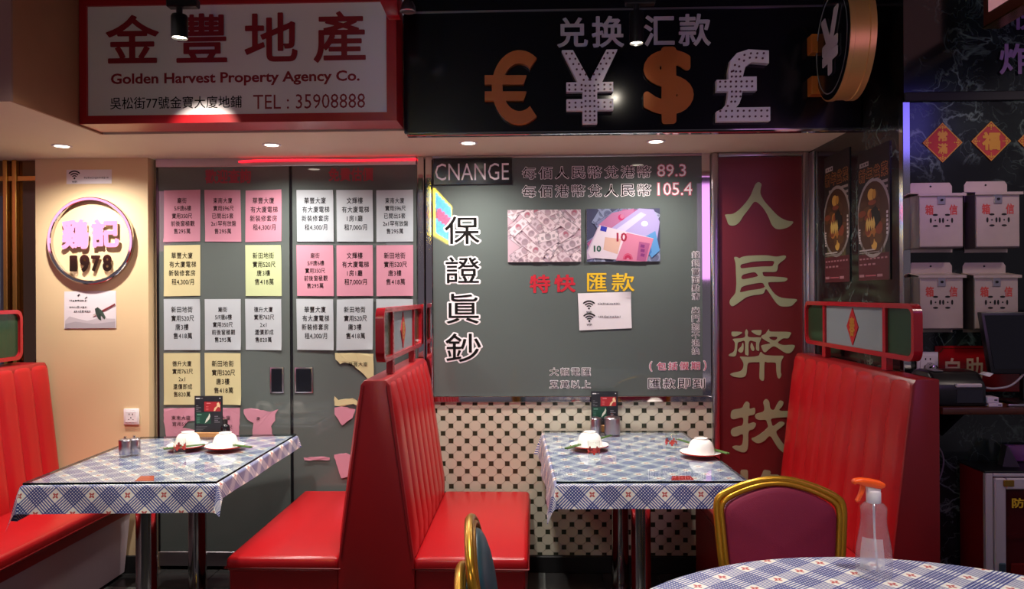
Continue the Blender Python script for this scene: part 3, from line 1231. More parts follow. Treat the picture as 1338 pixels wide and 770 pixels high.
# ================================================================== DOWNLIGHTS AND SPOTS
for k, (px, py, w) in enumerate(((81, 190.5, 'above the round wall logo'), (355, 189, 'above the left booth table'), (612, 186.5, 'above the middle bench'), (857, 184.5, 'above the right booth table'))):
    p = at_z(px, py, ZS)
    t = thing('downlight', 'small round recessed ceiling light ' + w, 'ceiling light', (p.x, p.y, ZS), group=None)
    MB().lathe([(0.034, -0.004), (0.043, -0.006), (0.047, -0.003), (0.047, 0.0)], p, 24).build('trim_ring', M['plastic_white'], t, 0.6)
    MB().lathe([(0.0, -0.0035), (0.034, -0.0035)], p, 20).build('lens', M['lens'], t)
    lamp('downlight_beam', 'SPOT', (p.x, p.y, ZS - 0.012), (100, 80, 85, 62)[k], (1.0, 0.94, 0.86), t, (p.x, p.y - 0.05, 0), spot_size=math.radians(158), spot_blend=1.0, shadow_soft_size=0.03)


def track_spot(px0, py0, px1, py1, y, target, energy, label):
    """cylinder spotlight hanging from a ceiling adapter"""
    a, b = at_y(px0, py0, y), at_y(px1, py1, y)
    t = thing('track_spotlight', label, 'spotlight', (a.x, y, a.z))
    c = (a + b) / 2
    r = (b.x - a.x) / 2
    zt, zb = a.z, b.z
    MB().lathe([(0, zt), (r * 0.9, zt), (r, zt - 0.008), (r, zb), (r * 0.93, zb), (r * 0.90, zb + 0.012)], (c.x, y, 0), 24).build('barrel', M['plastic_black'], t)
    MB().lathe([(0, zb + 0.008), (r * 0.9, zb + 0.008)], (c.x, y, 0), 20).build('lens', M['lens'], t)
    mb = MB().cyl((c.x, y, zt - 0.001), 0.012, 0.03, 12)
    mb.box(c.x - 0.045, c.x + 0.075, y - 0.02, y + 0.02, zt + 0.028, zt + 0.062, 0.004, 1)
    mb.cyl((c.x + 0.03, y, zt + 0.06), 0.01, max(0.02, 3.0 - zt - 0.06), 10)
    mb.build('adapter', M['plastic_black'], t)
    lamp('spot_beam', 'SPOT', (c.x, y, zb - 0.004), energy, (1.0, 0.9, 0.74), t, target, spot_size=math.radians(44), spot_blend=0.7, shadow_soft_size=0.012)
    return t


ts = at_y(266, 150, YG)
track_spot(224, 20, 245, 50, 2.95, ts + Vector((0, 0, -0.13)), 34, 'black cylinder spotlight hanging in front of the property sign')
ts = at_y(815, 120, YB)
track_spot(822, 16, 841, 57, 3.1, ts, 1.2, 'black cylinder spotlight hanging in front of the exchange sign')
p = at_y(533, 12, 3.1)
tag(MB().lathe([(0, 0.03), (0.02, 0.03), (0.03, 0.01), (0.033, -0.01), (0.028, -0.012), (0.0, -0.006)], p, 16).cyl(p + Vector((0, 0, 0.028)), 0.006, 3.0 - p.z - 0.028, 8).build('spotlight_head', M['steel2']), 'small silver lamp head at the inner end of the exchange sign', 'spotlight')

# ================================================================== NOTICES ON THE GLASS
T = {
    'temple': ['廟街', '5/F唐6樓', '實用350尺', '前後窗極觀', '售295萬'],
    'tungnam': ['東南大廈', '實用596尺', '已間出5套', '2x1罕有放盤', '售295萬'],
    'wahfung': ['華豐大廈', '有大廈電梯', '新裝修套房', '租4,300/月'],
    'manfai': ['文輝樓', '有大廈電梯', '1房1廳', '租7,000/月'],
    'sunfield': ['新田地街', '實用520尺', '唐3樓', '售418萬'],
    'taksing': ['德升大廈', '實用763尺', '2x1', '還價即成', '售820萬'],
}
WORDS = {'temple': 'five lines ending in 295', 'tungnam': 'five smaller lines ending in 295', 'wahfung': 'four lines ending in 4,300', 'manfai': 'four lines ending in 7,000', 'sunfield': 'four lines ending in 418', 'taksing': 'five lines ending in 820'}
cols = [(214.5, 262), (268, 315), (321, 368), (388, 436), (440, 487.5), (492, 540)]
rows = [(248.5, 316), (320.5, 387), (391, 457.5), (461.5, 529)]
grid = [
    ['pink temple', 'pink tungnam', 'pink wahfung', 'white wahfung', 'white manfai', 'white tungnam'],
    ['yellow wahfung', None, 'lime sunfield', 'pink temple', 'pink manfai', 'pink sunfield'],
    ['white sunfield', 'white temple', 'white taksing', 'white wahfung', 'white sunfield', 'white temple'],
    ['yellow taksing', 'yellow sunfield', None, None, None, None],
]
ORD = ['first', 'second', 'third']
ROWN = ['top row', 'second row', 'third row', 'fourth row']


def notice(px0, py0, px1, py1, color, key, label, k):
    rng = random.Random(k)
    y = YW - 0.0025
    pl = plane_y(y)
    u0, v0, u1, v1 = BACK.box(px0, py0, px1, py1)
    tilt = rng.uniform(-0.004, 0.004)
    ph, am = rng.uniform(0, 6), rng.uniform(0.0004, 0.0012)
    cr, cs = rng.choice(((1, 1), (1, 0), (0, 0), (1, 1))), rng.uniform(0.15, 0.5)
    w, h = u1 - u0, v1 - v0

    def bend(u, v):
        a, b = (u - u0) / w, (v - v0) / h
        n = am * (1 + math.sin(a * 5 + ph + b * 3))
        d = max(0.0, 1 - (abs(a - cr[0]) / 0.22 + abs(b - cr[1]) / 0.18))
        return n + d * d * 0.02 * cs
    mb = MB()
    nx, nz = 8, 11
    vr = []
    for j in range(nz + 1):
        rw = []
        for i in range(nx + 1):
            u, v = u0 + w * i / nx, v0 + h * j / nz
            rw.append(mb.bm.verts.new(pl.at(u + tilt * (j / nz - 0.5), v + tilt * (i / nx - 0.5), bend(u, v))))
        vr.append(rw)
    for j in range(nz):
        for i in range(nx):
            mb.bm.faces.new((vr[j][i], vr[j][i + 1], vr[j + 1][i + 1], vr[j + 1][i]))
    o = mb.build('property_notice', M['paper_' + color], None, 3)
    tag(o, label, 'notice', 'property notices on the glass doors')
    ink = Ink(pl, 0.0006, bend)
    L = T[key]
    n = len(L)
    em = h * (0.128 if n == 4 else 0.112)
    gap = h * (0.172 if n == 4 else 0.148)
    top = v1 - h * 0.205
    for i, s_ in enumerate(L):
        wd = 1.0
        wl = len(s_)
        ink.line(s_, (u0 + u1) / 2 + (0.004 if i % 2 else 0), top - gap * i, em, bold=0.010, space=1.12 if wl < 6 else 1.0, wide=0.80)
    ink.build('lettering', M['ink'], o)
    return o


k = 0
for r, row in enumerate(grid):
    for c, cell in enumerate(row):
        if cell is None:
            continue
        color, key = cell.split()
        side = 'left' if c < 3 else 'right'
        lab = '%s paper notice, %s in the %s of the %s glass door' % ({'lime': 'pale lime'}.get(color, color), ORD[c % 3], ROWN[r], side)
        notice(cols[c][0], rows[r][0], cols[c][1], rows[r][1], color, key, lab, k)
        k += 1


def torn(pts, color, label, lines=(), k=0, off=0.0):
    y = YW - 0.003 - off
    pl = plane_y(y)
    P2 = [BACK.px(*p) for p in pts]
    rng = random.Random(50 + k)
    # ragged outline
    out = []
    for i in range(len(P2)):
        a, b = P2[i], P2[(i + 1) % len(P2)]
        out.append(a)
        L = math.hypot(b[0] - a[0], b[1] - a[1])
        m = int(L / 0.02)
        for q in range(1, m + 1):
            t_ = q / (m + 1)
            out.append((a[0] + (b[0] - a[0]) * t_ + rng.uniform(-0.002, 0.002), a[1] + (b[1] - a[1]) * t_ + rng.uniform(-0.002, 0.002)))
    mb = MB()
    ring = [pl.at(u, v, 0.0008 + 0.0012 * math.sin(u * 60 + k)) for u, v in out]
    c = mb.prism(ring, (0, 0.0006, 0))
    o = mb.build('torn_notice', M['paper_' + color], None, None)
    tag(o, label, 'notice', 'torn notices on the glass doors')
    if lines:
        ink = Ink(pl, 0.0028)
        for s_, px, py, em in lines:
            u, v = BACK.px(px, py)
            ink.line(s_, u, v, em, space=1.1)
        ink.build('lettering', M['ink'], o)
    return o


z5 = lambda p: [(140 + a / 4.779, 490 + b / 4.779) for a, b in p]
z8 = lambda p: [(430 + a / 4.053, 450 + b / 4.053) for a, b in p]
torn(z5([(355, 210), (550, 205), (550, 285), (510, 290), (470, 330), (550, 345), (555, 385), (370, 385), (355, 290)]), 'pink', 'torn pink notice under the yellow one that ends in 820', [('東南大廈', 237, 546, 0.026), ('實用59', 235, 554, 0.026)], 1)
torn(z5([(600, 205), (830, 205), (825, 385), (610, 385)]), 'pink', 'pink notice half hidden behind the black menu card on the left table', [('東南大廈', 289, 546, 0.026), ('實用596尺', 290, 558, 0.026)], 2)
torn(z5([(855, 215), (900, 208), (1020, 230), (1070, 215), (1050, 245), (1050, 285), (1025, 320), (1035, 385), (905, 385), (915, 300), (880, 280), (855, 240)]), 'pink', 'crumpled pink scrap of notice below the recessed door pulls', [('慶', 338, 547, 0.02)], 3)
torn(z8([(32, 45), (235, 50), (240, 200), (205, 185), (175, 150), (130, 110), (85, 95), (60, 105), (35, 80)]), 'yellow', 'torn top of a yellow notice beside the middle bench', [('華豐大廈', 468, 476, 0.026)], 4)
torn(z8([(30, 275), (50, 295), (125, 285), (150, 300), (150, 325), (130, 315), (65, 330), (30, 325)]), 'yellow', 'narrow torn strip of yellow paper left above a pink scrap', (), 5)
torn(z8([(30, 335), (65, 330), (125, 340), (140, 345), (125, 390), (70, 430), (30, 370)]), 'pink', 'small pointed pink scrap under the torn yellow strip', (), 6)
torn(z8([(28, 585), (90, 575), (120, 590), (110, 700), (65, 710), (28, 600)]), 'pink', 'pink scrap low on the glass just above the red seat', (), 7)
torn([(397, 598), (420, 596.5), (431, 598), (431, 601), (398, 601.5)], 'pink', 'thin pink paper strip low on the glass beside the tablecloth corner', (), 8)

# ================================================================== EXCHANGE BOARD
t = thing('exchange_board', 'grey glass exchange rate board above the ivory tiled wall', 'board', ((xp0 + xp1) / 2, YW, zp0))
MB().box(xp0 + 0.001, xp1 - 0.001, YW, 4.295, zp0 + 0.001, zp1 - 0.001).build('panel', M['glass'], t, None)
PX = plane_y(YW)


def outlined(name, items, fill, edge, parent, em_out=0.05, bold=0.0, label=None):
    """vinyl lettering with a contrasting outline: the edge colour below, the fill colour above"""
    a, b = Ink(PX, 0.001), Ink(PX, 0.0022)
    for ch, box in items:
        q = PX.box(*box)
        pad = max(0, bold) + em_out
        a.fit(ch, q, bold=pad, res=2, pad=pad)
        b.fit(ch, q, bold=max(0, bold), res=2, pad=pad)
    o = a.build(name, edge, parent)
    b.build('letter_fill', fill, o)
    if label:
        o['label'] = label
    return o


mb = MB()
q = BACK.box(566.5, 208, 669, 241.5)
mb.box(q[0] + 0.002, q[2], YW - 0.012, YW, q[1], q[3], 0.001, 1)
pl_o = mb.build('name_plate', M['black_panel'], t, None)
pl_o['label'] = 'black plate with white capital letters'
Ink(plane_y(YW - 0.012), 0.001).fit('CNANGE', BACK.box(569, 214, 665, 236), bold=-0.004).build('lettering', M['white_ink'], pl_o)


def spread(s_, x0, x1, y0, y1, slope=0.0, ratio=None):
    n = len(s_)
    w = (x1 - x0) / n
    out = []
    for i, ch in enumerate(s_):
        dy = slope * (i + 0.5) * w
        a = 0.06 * w
        out.append((ch, (x0 + i * w + a, y0 + dy, x0 + (i + 1) * w - a, y1 + dy)))
    return out


outlined('rate_line', spread('每佰人民幣兌港幣', 680.5, 852.5, 218, 235, -0.012), M['ink'], M['white_ink'], t, 0.042, 0.0)
outlined('rate_line', spread('每佰港幣兌人民幣', 680.5, 852.5, 242, 259, -0.012), M['ink'], M['white_ink'], t, 0.042, 0.0)
outlined('rate_figure', [('89.3', (858, 214, 897, 231.5))], M['white_ink'], M['pink_ink'], t, 0.040, -0.006)
outlined('rate_figure', [('105.4', (858.5, 238, 905, 256))], M['white_ink'], M['pink_ink'], t, 0.040, -0.006)
for it in (('保', (579, 281, 629, 321)), ('證', (580, 334, 629, 372)), ('眞', (581, 382, 628, 425)), ('鈔', (580, 434, 631, 475))):
    outlined('large_character', [it], M['ink'], M['white_ink'], t, 0.046, 0.005)
it = [('特', (692, 359, 719, 383)), ('快', (724, 359, 752, 382))]
for ch, box in it:
    Ink(PX, 0.002).fit(ch, PX.box(*box), bold=0.03).build('slogan_character', M['red_ink'], t)['label'] = 'red brush character'
for ch, box in [('匯', (767, 357, 793, 381)), ('款', (799, 357, 829, 381))]:
    Ink(PX, 0.002).fit(ch, PX.box(*box), bold=0.012).build('slogan_character', M['yellow_ink'], t)['label'] = 'yellow character'
col_items = []
y = 328.0
for ch in '錢銀當面點清':
    col_items.append((ch, (903.5, y, 914.5, y + 9.8)))
    y += 10.9
y = 401.0
for ch in '出門恕不退換':
    col_items.append((ch, (903.5, y, 914.5, y + 9.8)))
    y += 10.6
outlined('side_column', col_items, M['ink'], M['white_ink'], t, 0.06, -0.004)
outlined('small_line', [('(', (848, 472, 852.5, 486))] + spread('包括假期', 857, 916, 473, 484.5, -0.012) + [(')', (919, 471, 923.5, 485))], M['pink_ink'], M['white_ink'], t, 0.055, 0.008)
outlined('small_line', spread('匯款即到', 845, 923, 494, 508.5, 0.0), M['ink'], M['white_ink'], t, 0.055, 0.0)
outlined('small_line', spread('大額電匯', 717, 773, 480.5, 491.5, 0.0), M['ink'], M['white_ink'], t, 0.055, 0.0)
outlined('small_line', spread('五萬以上', 717, 773, 497, 508, 0.0), M['ink'], M['white_ink'], t, 0.055, 0.0)


# photographs of banknotes on foam board
def bill(ink, u, v, w, h, rot, clip, off, base, dark, oval, num=None, numc=None):
    c, q = math.cos(rot), math.sin(rot)
    f = lambda a, b: (u + a * c - b * q, v + a * q + b * c)
    R = lambda a0, b0, a1, b1: [f(a0, b0), f(a1, b0), f(a1, b1), f(a0, b1)]
    ink.poly(R(-w / 2, -h / 2, w / 2, h / 2), dark, off, clip)
    ink.poly(R(-w / 2 + h * .03, -h / 2 + h * .03, w / 2 - h * .03, h / 2 - h * .03), base, off + 0.00004, clip)
    mix = tuple(0.45 * x + 0.55 * y for x, y in zip(base, dark))
    for s_ in (-1, 1):
        ink.poly(R(s_ * w * .44 - h * .09, -h * .42, s_ * w * .44 + h * .09, -h * .2), mix, off + 0.00008, clip)
        ink.poly(R(s_ * w * .44 - h * .09, h * .2, s_ * w * .44 + h * .09, h * .42), mix, off + 0.00008, clip)
        ink.poly(R(s_ * w * .27 - w * .06, -h * .25, s_ * w * .27 + w * .06, h * .1), mix, off + 0.00008, clip)
    ink.disc(u, v, w * .15, h * .40, mix, off + 0.00008, 18, clip, rot)
    ink.disc(u, v + h * .03, w * .10, h * .30, oval, off + 0.00012, 18, clip, rot)
    ink.disc(u, v - h * .12, w * .09, h * .16, mix, off + 0.00014, 12, clip, rot)


def board_print(px0, py0, px1, py1, label, y=YW - 0.008):
    q = BACK.box(px0, py0, px1, py1)
    o = MB().box(q[0], q[2], y, YW - 0.003, q[1], q[3]).build('banknote_picture', M['notice'], None, None)
    return tag(o, label, 'picture'), q, plane_y(y)


rng = random.Random(4)
o, q, pl = board_print(663.5, 274.5, 759, 342.5, 'picture of scattered pale dollar notes on the grey board')
ink = Ink(pl, 0.0008)
ink.rect(*q, col=lin('b79aa6'))
W_, H_ = q[2] - q[0], q[3] - q[1]
for i in range(46):
    u, v = q[0] + rng.uniform(-.05, 1.05) * W_, q[1] + rng.uniform(-.05, 1.05) * H_
    base = lin(rng.choice(['c9b3bb', 'c2adb6', 'd2bdc4', 'b8a3ad', 'cbb9bf']))
    dk = lin(rng.choice(['5e4c56', '6d5560', '7d5462', '504754']))
    ov = lin(rng.choice(['8d7681', '7c6671', '9d5a6b', 'a1848f']))
    bill(ink, u, v, 0.115, 0.05, rng.choice((0.7, -0.6, 0.6, -0.75, 0.3, 2.4)) + rng.uniform(-.15, .15), q, 0.00015 * i, base, dk, ov)
ink.build('printed_picture', M['print'], o)
o, q, pl = board_print(766.5, 273, 862, 342, 'picture of a red ten euro note over purple notes on the grey board')
ink = Ink(pl, 0.0008)
ink.rect(*q, col=lin('3b3c55'))
W_, H_ = q[2] - q[0], q[3] - q[1]
zq = lambda a, b: BACK.px(650 + a / 4.277, 260 + b / 4.277)
for i in range(22):
    u, v = q[0] + rng.uniform(0, 1) * W_, q[1] + rng.uniform(0, 1) * H_
    bill(ink, u, v, 0.16, 0.055, rng.uniform(0.5, 1.1) * rng.choice((1, 1, -1)), q, 0.00015 * i, lin(rng.choice(['777d99', '8c90a8', '66698a'])), lin('2a2c44'), lin('4b4e6a'))


def patch(pts, col, off):
    ink.poly([zq(*p) for p in pts], lin(col), off, q)


patch([(500, 250), (700, 60), (800, 60), (620, 230), (510, 270)], '8f4a72', .0040)
patch([(560, 150), (640, 80), (760, 55), (760, 90), (650, 170)], '9a5f83', .0042)
ink.disc(*zq(690, 105), .017, .017, lin('a11b52'), .0044, 20, q)
ink.disc(*zq(695, 100), .011, .012, lin('a8607f'), .0046, 20, q)
patch([(600, 190), (790, 55), (870, 60), (905, 130), (880, 300), (700, 220)], '9388b4', .0048)
patch([(650, 180), (800, 75), (830, 90), (690, 200)], 'aea6c6', .0050)
ink.disc(*zq(820, 140), .018, .014, lin('d8d3ea'), .0052, 20, q)
patch([(790, 230), (880, 180), (905, 290), (860, 330)], '4f7fb0', .0053)
patch([(800, 235), (850, 210), (860, 300), (840, 320)], '37639c', .0054)
patch([(495, 300), (560, 160), (600, 150), (560, 330), (500, 340)], 'a58fa8', .0055)
# the ten euro note
patch([(570, 148), (870, 222), (830, 352), (520, 330), (505, 300)], 'bcadb9', .0058)
patch([(720, 190), (870, 224), (830, 352), (660, 345)], 'b06a84', .0060)
patch([(790, 240), (850, 250), (825, 350), (775, 345)], '8f4a72', .0062)
patch([(600, 215), (690, 225), (670, 310), (590, 285)], 'b89488', .0061)
u, v = zq(727, 340)
ink.arc(u, v, .008, .021, 0, PI, lin('9b2347'), .0064, 14, q, 1.25)
ink.arc(u, v, .023, .027, 0, PI, lin('b23b5c'), .0064, 14, q, 1.25)
patch([(578, 152), (612, 160), (606, 186), (572, 178)], '2c2f92', .0064)
for y0 in (255, 280, 305):
    patch([(800, y0), (822, y0 + 4), (818, y0 + 20), (796, y0 + 16)], '6b2a62', .0066)
b = (*zq(664, 240), *zq(722, 190))
ink.fit('10', b, bold=0.03, col=lin('8a1834'), off=.0066)
b = (*zq(537, 297), *zq(578, 262))
ink.fit('10', b, bold=0.04, col=lin('1c4a3c'), off=.0066)
ink.build('printed_picture', M['print'], o)


def wifi_mark(ink, pl, px, py, r, col, word=True, sx=1.0):
    """three arcs over a dot, the word below"""
    u, v = pl.px(px, py)
    for a, b in ((0.30, 0.44), (0.58, 0.74), (0.88, 1.06)):
        ink.arc(u, v, r * a, r * b, math.radians(42), math.radians(138), col, 0.0, 10)
    ink.disc(u, v + r * 0.03, r * 0.13, r * 0.13, col)
    if word:
        ink.line('WiFi', u, v - r * 0.42, r * 0.36, bold=0.02, col=col)


def faint_words(ink, pl, px0, px1, py, h, col, rng):
    """a line of print too blurred to read: short strokes of the same length and height"""
    x = px0
    while x < px1:
        w = rng.uniform(0.8, 2.6)
        u0, v0 = pl.px(x, py + h / 2 * rng.uniform(.5, 1))
        u1, v1 = pl.px(min(px1, x + w), py - h / 2 * rng.uniform(.5, 1))
        ink.rect(u0, v0, u1, v1, col)
        x += w + rng.uniform(.5, 1.1)


def sheet(name, quad, y, m, label, cat, curl=None, nx=8, nz=6):
    """paper with given corners (tl, tr, br, bl in the picture) on the plane y"""
    pl = plane_y(y)
    tl, tr, br, bl = [Vector(pl.px(*p)).to_2d() for p in quad]
    mb = MB()
    vr = []
    for j in range(nz + 1):
        rw = []
        for i in range(nx + 1):
            a, b = i / nx, j / nz
            p = (tl * (1 - a) + tr * a) * (1 - b) + (bl * (1 - a) + br * a) * b
            n = 0.0004 + 0.0006 * math.sin(a * 4 + b * 3)
            if curl:
                d = max(0.0, 1 - (abs(a - curl[0]) / 0.25 + abs(b - curl[1]) / 0.3))
                n += d * d * 0.02
            rw.append(mb.bm.verts.new(pl.at(p.x, p.y, n)))
        vr.append(rw)
    for j in range(nz):
        for i in range(nx):
            mb.bm.faces.new((vr[j + 1][i], vr[j + 1][i + 1], vr[j][i + 1], vr[j][i]))
    o = mb.build(name, m, None, 3)
    tag(o, label, cat)
    return o, pl


YN = YW - 0.004
o, pl = sheet('internet_notice', [(755, 383.5), (824, 381.5), (825.5, 429), (757, 432)], YN, M['notice'], 'white paper with two black wireless symbols taped below the yellow characters', 'notice', (1, 0))
ink = Ink(pl, 0.002)
wifi_mark(ink, pl, 769.5, 403.5, 0.043, lin('161415'))
wifi_mark(ink, pl, 770, 420, 0.043, lin('161415'))
rng = random.Random(9)
faint_words(ink, pl, 781, 810, 397, 3, lin('8d878c'), rng)
faint_words(ink, pl, 782, 811, 414, 3, lin('8d878c'), rng)
ink.build('print', M['print_matte'], o)
# the same kind of notice on the cream wall, the round logo and the notice below it
YL = 4.15
o, pl = sheet('internet_notice', [(87, 222), (146, 221.5), (146, 240), (87, 240.5)], YL - 0.002, M['notice'], 'small white strip with one wireless symbol above the round logo', 'notice')
ink = Ink(pl, 0.002)
wifi_mark(ink, pl, 97.5, 233.5, 0.042, lin('1b1618'))
faint_words(ink, pl, 110, 142, 232.5, 3, lin('9a9298'), rng)
ink.build('print', M['print_matte'], o)
o, pl = sheet('chopstick_notice', [(84, 381), (151.5, 380), (152, 429), (84, 430)], YL - 0.002, M['notice'], 'white picture notice with chopsticks below the round logo', 'notice')
ink = Ink(pl, 0.002)
zq = lambda a, b: pl.px(60 + a / 3.85, 240 + b / 3.85)
ink.poly([zq(*p) for p in ((98, 690), (120, 668), (160, 680), (210, 690), (260, 678), (350, 680), (350, 726), (98, 726))], lin('bdb4ba'), .0002)
ink.poly([zq(*p) for p in ((98, 706), (150, 695), (240, 706), (350, 694), (350, 727), (98, 728))], lin('a79fa6'), .0003)
ink.poly([zq(*p) for p in ((240, 660), (348, 603), (351, 611), (244, 668))], lin('7c2a30'), .0006)
ink.poly([zq(*p) for p in ((236, 664), (262, 650), (264, 655), (239, 669))], lin('c9bdb7'), .0007)
ink.poly([zq(*p) for p in ((247, 630), (262, 622), (275, 650), (280, 690), (266, 682), (252, 655))], lin('2c3a33'), .0008)
ink.poly([zq(*p) for p in ((262, 622), (285, 640), (302, 672), (296, 684), (278, 662))], lin('384a40'), .0009)
ink.poly([zq(*p) for p in ((158, 565), (168, 555), (174, 560), (164, 569))], lin('2c2a2c'), .0005)
ink.poly([zq(*p) for p in ((196, 577), (208, 568), (210, 573), (198, 580))], lin('4c494c'), .0005)
faint_words(ink, pl, 91, 114, 393, 2.6, lin('2b2828'), rng)
faint_words(ink, pl, 91, 114, 401.5, 3, lin('6b6568'), rng)
faint_words(ink, pl, 97, 119, 407, 3, lin('6b6568'), rng)
faint_words(ink, pl, 91, 106, 420, 1.4, lin('8d878c'), rng)
ink.build('print', M['print_matte'], o)

t = thing('round_logo', 'mirror finished ring with raised characters and the year 1978 on the cream wall', 'sign', (at_y(121, 315, YL).x, YL, at_y(121, 372, YL).z))
PLG = plane_y(YL)
c = PLG.px(121, 315)
rw = PLG.px(177, 315)[0] - c[0]
mb = MB()
for a, b, n_ in ((rw, rw - 0.021, 0.03),):
    R_ = lambda r, n: [PLG.at(c[0] + r * math.cos(2 * PI * k / 72), c[1] + r * math.sin(2 * PI * k / 72), n) for k in range(72)]
    rings = [R_(a, 0.004), R_(a, n_ - 0.004), R_(a - 0.004, n_), R_(b + 0.004, n_), R_(b, n_ - 0.004), R_(b, 0.004), R_(a, 0.004)]
    mb.loft(rings, cap=False)
bmesh.ops.recalc_face_normals(mb.bm, faces=mb.bm.faces)
mb.build('ring', M['mirror'], t, 0.5)
for ch, b in (('鷄', (83, 287, 119, 326)), ('記', (122, 287, 158, 324))):
    o = Ink(PLG, 0.018).fit(ch, PLG.box(*b), bold=0.04, depth=0.014, res=3).build('character', M['mirror'], t)
for ch, b in (('1', (93, 334, 103, 355)), ('9', (106, 333, 119, 356)), ('7', (121, 334, 133, 355)), ('8', (136, 333, 148, 355))):
    o = Ink(PLG, 0.014).fit(ch, PLG.box(*b), bold=0.045, depth=0.010, res=3).build('figure', M['gold_mirror'], t)


def socket(cx, cy, w, h, y, label, smile=True, m='plastic_white'):
    p = at_y(cx, cy, y)
    k = y / FPX
    w, h = w * k / 2, h * k / 2
    t = thing('wall_socket', label, 'socket', (p.x, y, p.z - h))
    MB().box(p.x - w, p.x + w, y - 0.010, y - 0.001, p.z - h, p.z + h, 0.003, 2).build('face_plate', M[m], t)
    MB().box(p.x - w * .72, p.x + w * .72, y - 0.012, y - 0.009, p.z - h * .72, p.z + h * .72, 0.002, 1).build('insert', M[m], t)
    mb = MB()
    for s_ in (-1, 1):
        mb.box(p.x + s_ * w * .22 - .0022, p.x + s_ * w * .22 + .0022, y - 0.0126, y - 0.011, p.z + h * .22, p.z + h * .42)
        mb.box(p.x + s_ * w * .28 - .003, p.x + s_ * w * .28 + .003, y - 0.0126, y - 0.011, p.z - h * .36, p.z - h * .30)
    mb.box(p.x - .0022, p.x + .0022, y - 0.0126, y - 0.011, p.z - h * .2, p.z - h * .02)
    mb.build('pin_holes', M['hole'], t, None)
    return t, p


socket(172.5, 544.5, 20.5, 21, YL, 'square white wall socket on the cream wall above the left table')

# ================================================================== MAROON BANNER
YBN = YW - 0.006
t = thing('banner_board', 'tall maroon board with large sage green characters in a steel frame', 'board', (at_y(992, 400, YW).x, YW, 0.1))
PBN = plane_y(YBN)
u0, _, u1, v1 = PBN.box(929, 200, 1056, 197)
zb = 0.10
fw = 0.036
MB().box(u0 + fw, u1 - fw, YBN, 4.295, zb + fw, v1 - fw * 0.6).build('panel', M['banner'], t, None)
mb = MB()
mb.box(u0, u0 + fw, YBN - 0.022, 4.295, zb, v1, 0.008, 2)
mb.box(u1 - fw, u1, YBN - 0.022, 4.295, zb, v1, 0.008, 2)
mb.box(u0 + fw, u1 - fw, YBN - 0.022, 4.295, v1 - fw * .6, v1, 0.004, 2)
mb.box(u0 + fw, u1 - fw, YBN - 0.022, 4.295, zb, zb + fw, 0.004, 2)
mb.build('frame', M['steel2'], t)
G = {}
G['人'] = [[(525, 155), (555, 180), (545, 230), (545, 290), (590, 370), (660, 450), (750, 540), (840, 585), (910, 598), (880, 640), (830, 668), (760, 682), (710, 672), (670, 630), (640, 560), (610, 500), (570, 440), (520, 390), (485, 375), (455, 395), (410, 460), (355, 530), (310, 600), (265, 635), (220, 642), (185, 625), (165, 570), (148, 525), (170, 515), (230, 510), (290, 475), (370, 395), (430, 310), (460, 240), (490, 175)]]
G['民'] = [[(250, 145), (275, 135), (310, 150), (340, 135), (420, 122), (600, 118), (720, 132), (800, 120), (828, 130), (815, 160), (770, 195), (740, 225), (735, 270), (715, 300), (660, 305), (575, 305), (570, 325), (590, 353), (680, 355), (835, 370), (825, 405), (760, 415), (650, 418), (630, 430), (650, 480), (700, 545), (760, 585), (840, 600), (948, 610), (925, 650), (880, 685), (790, 690), (740, 670), (700, 625), (650, 550), (605, 495), (580, 540), (540, 555), (460, 565), (380, 590), (310, 640), (240, 685), (210, 675), (198, 640), (215, 600), (250, 560), (268, 520), (275, 420), (270, 300), (265, 210)],
           [(320, 235), (335, 218), (400, 203), (470, 188), (640, 180), (695, 188), (688, 222), (665, 240), (560, 243), (430, 253), (345, 263), (322, 255)],
           [(330, 365), (350, 335), (420, 315), (480, 308), (508, 332), (510, 352), (440, 370), (360, 385), (338, 380)],
           [(320, 505), (340, 470), (420, 445), (555, 425), (585, 455), (590, 472), (540, 493), (420, 510), (322, 530)]]
G['幣'] = [[(220, 130), (235, 115), (330, 120), (325, 140), (260, 170), (225, 160)], [(445, 105), (545, 98), (555, 115), (545, 150), (515, 155), (470, 135)],
           [(388, 90), (405, 120), (410, 175), (540, 180), (550, 195), (530, 250), (530, 320), (515, 330), (495, 310), (495, 240), (480, 228), (415, 227), (410, 370), (390, 378), (372, 360), (370, 227), (320, 228), (290, 245), (280, 330), (265, 385), (220, 393), (188, 382), (200, 365), (240, 345), (255, 310), (258, 240), (235, 205), (250, 195), (365, 180), (372, 120)],
           [(345, 240), (355, 270), (350, 330), (325, 352), (295, 330), (310, 300), (330, 280)], [(445, 240), (470, 290), (475, 315), (460, 332), (440, 315), (432, 280)],
           [(640, 88), (660, 115), (870, 120), (872, 160), (850, 190), (800, 190), (760, 215), (740, 240), (800, 265), (920, 265), (915, 310), (880, 350), (840, 358), (790, 335), (740, 300), (690, 280), (640, 310), (600, 345), (575, 335), (555, 290), (560, 268), (640, 250), (650, 240), (600, 215), (555, 180), (560, 160), (600, 140), (620, 110)],
           [(640, 182), (670, 172), (728, 176), (725, 200), (698, 213), (665, 203)],
           [(550, 342), (575, 365), (620, 380), (740, 385), (790, 385), (800, 400), (775, 450), (770, 560), (778, 600), (755, 640), (735, 625), (722, 560), (718, 480), (700, 462), (620, 460), (590, 465), (585, 640), (565, 665), (545, 655), (532, 620), (535, 470), (510, 458), (430, 460), (400, 480), (390, 560), (375, 610), (330, 628), (250, 620), (205, 595), (240, 575), (310, 560), (345, 530), (355, 480), (340, 440), (315, 400), (340, 395), (430, 398), (520, 385), (535, 360)]]
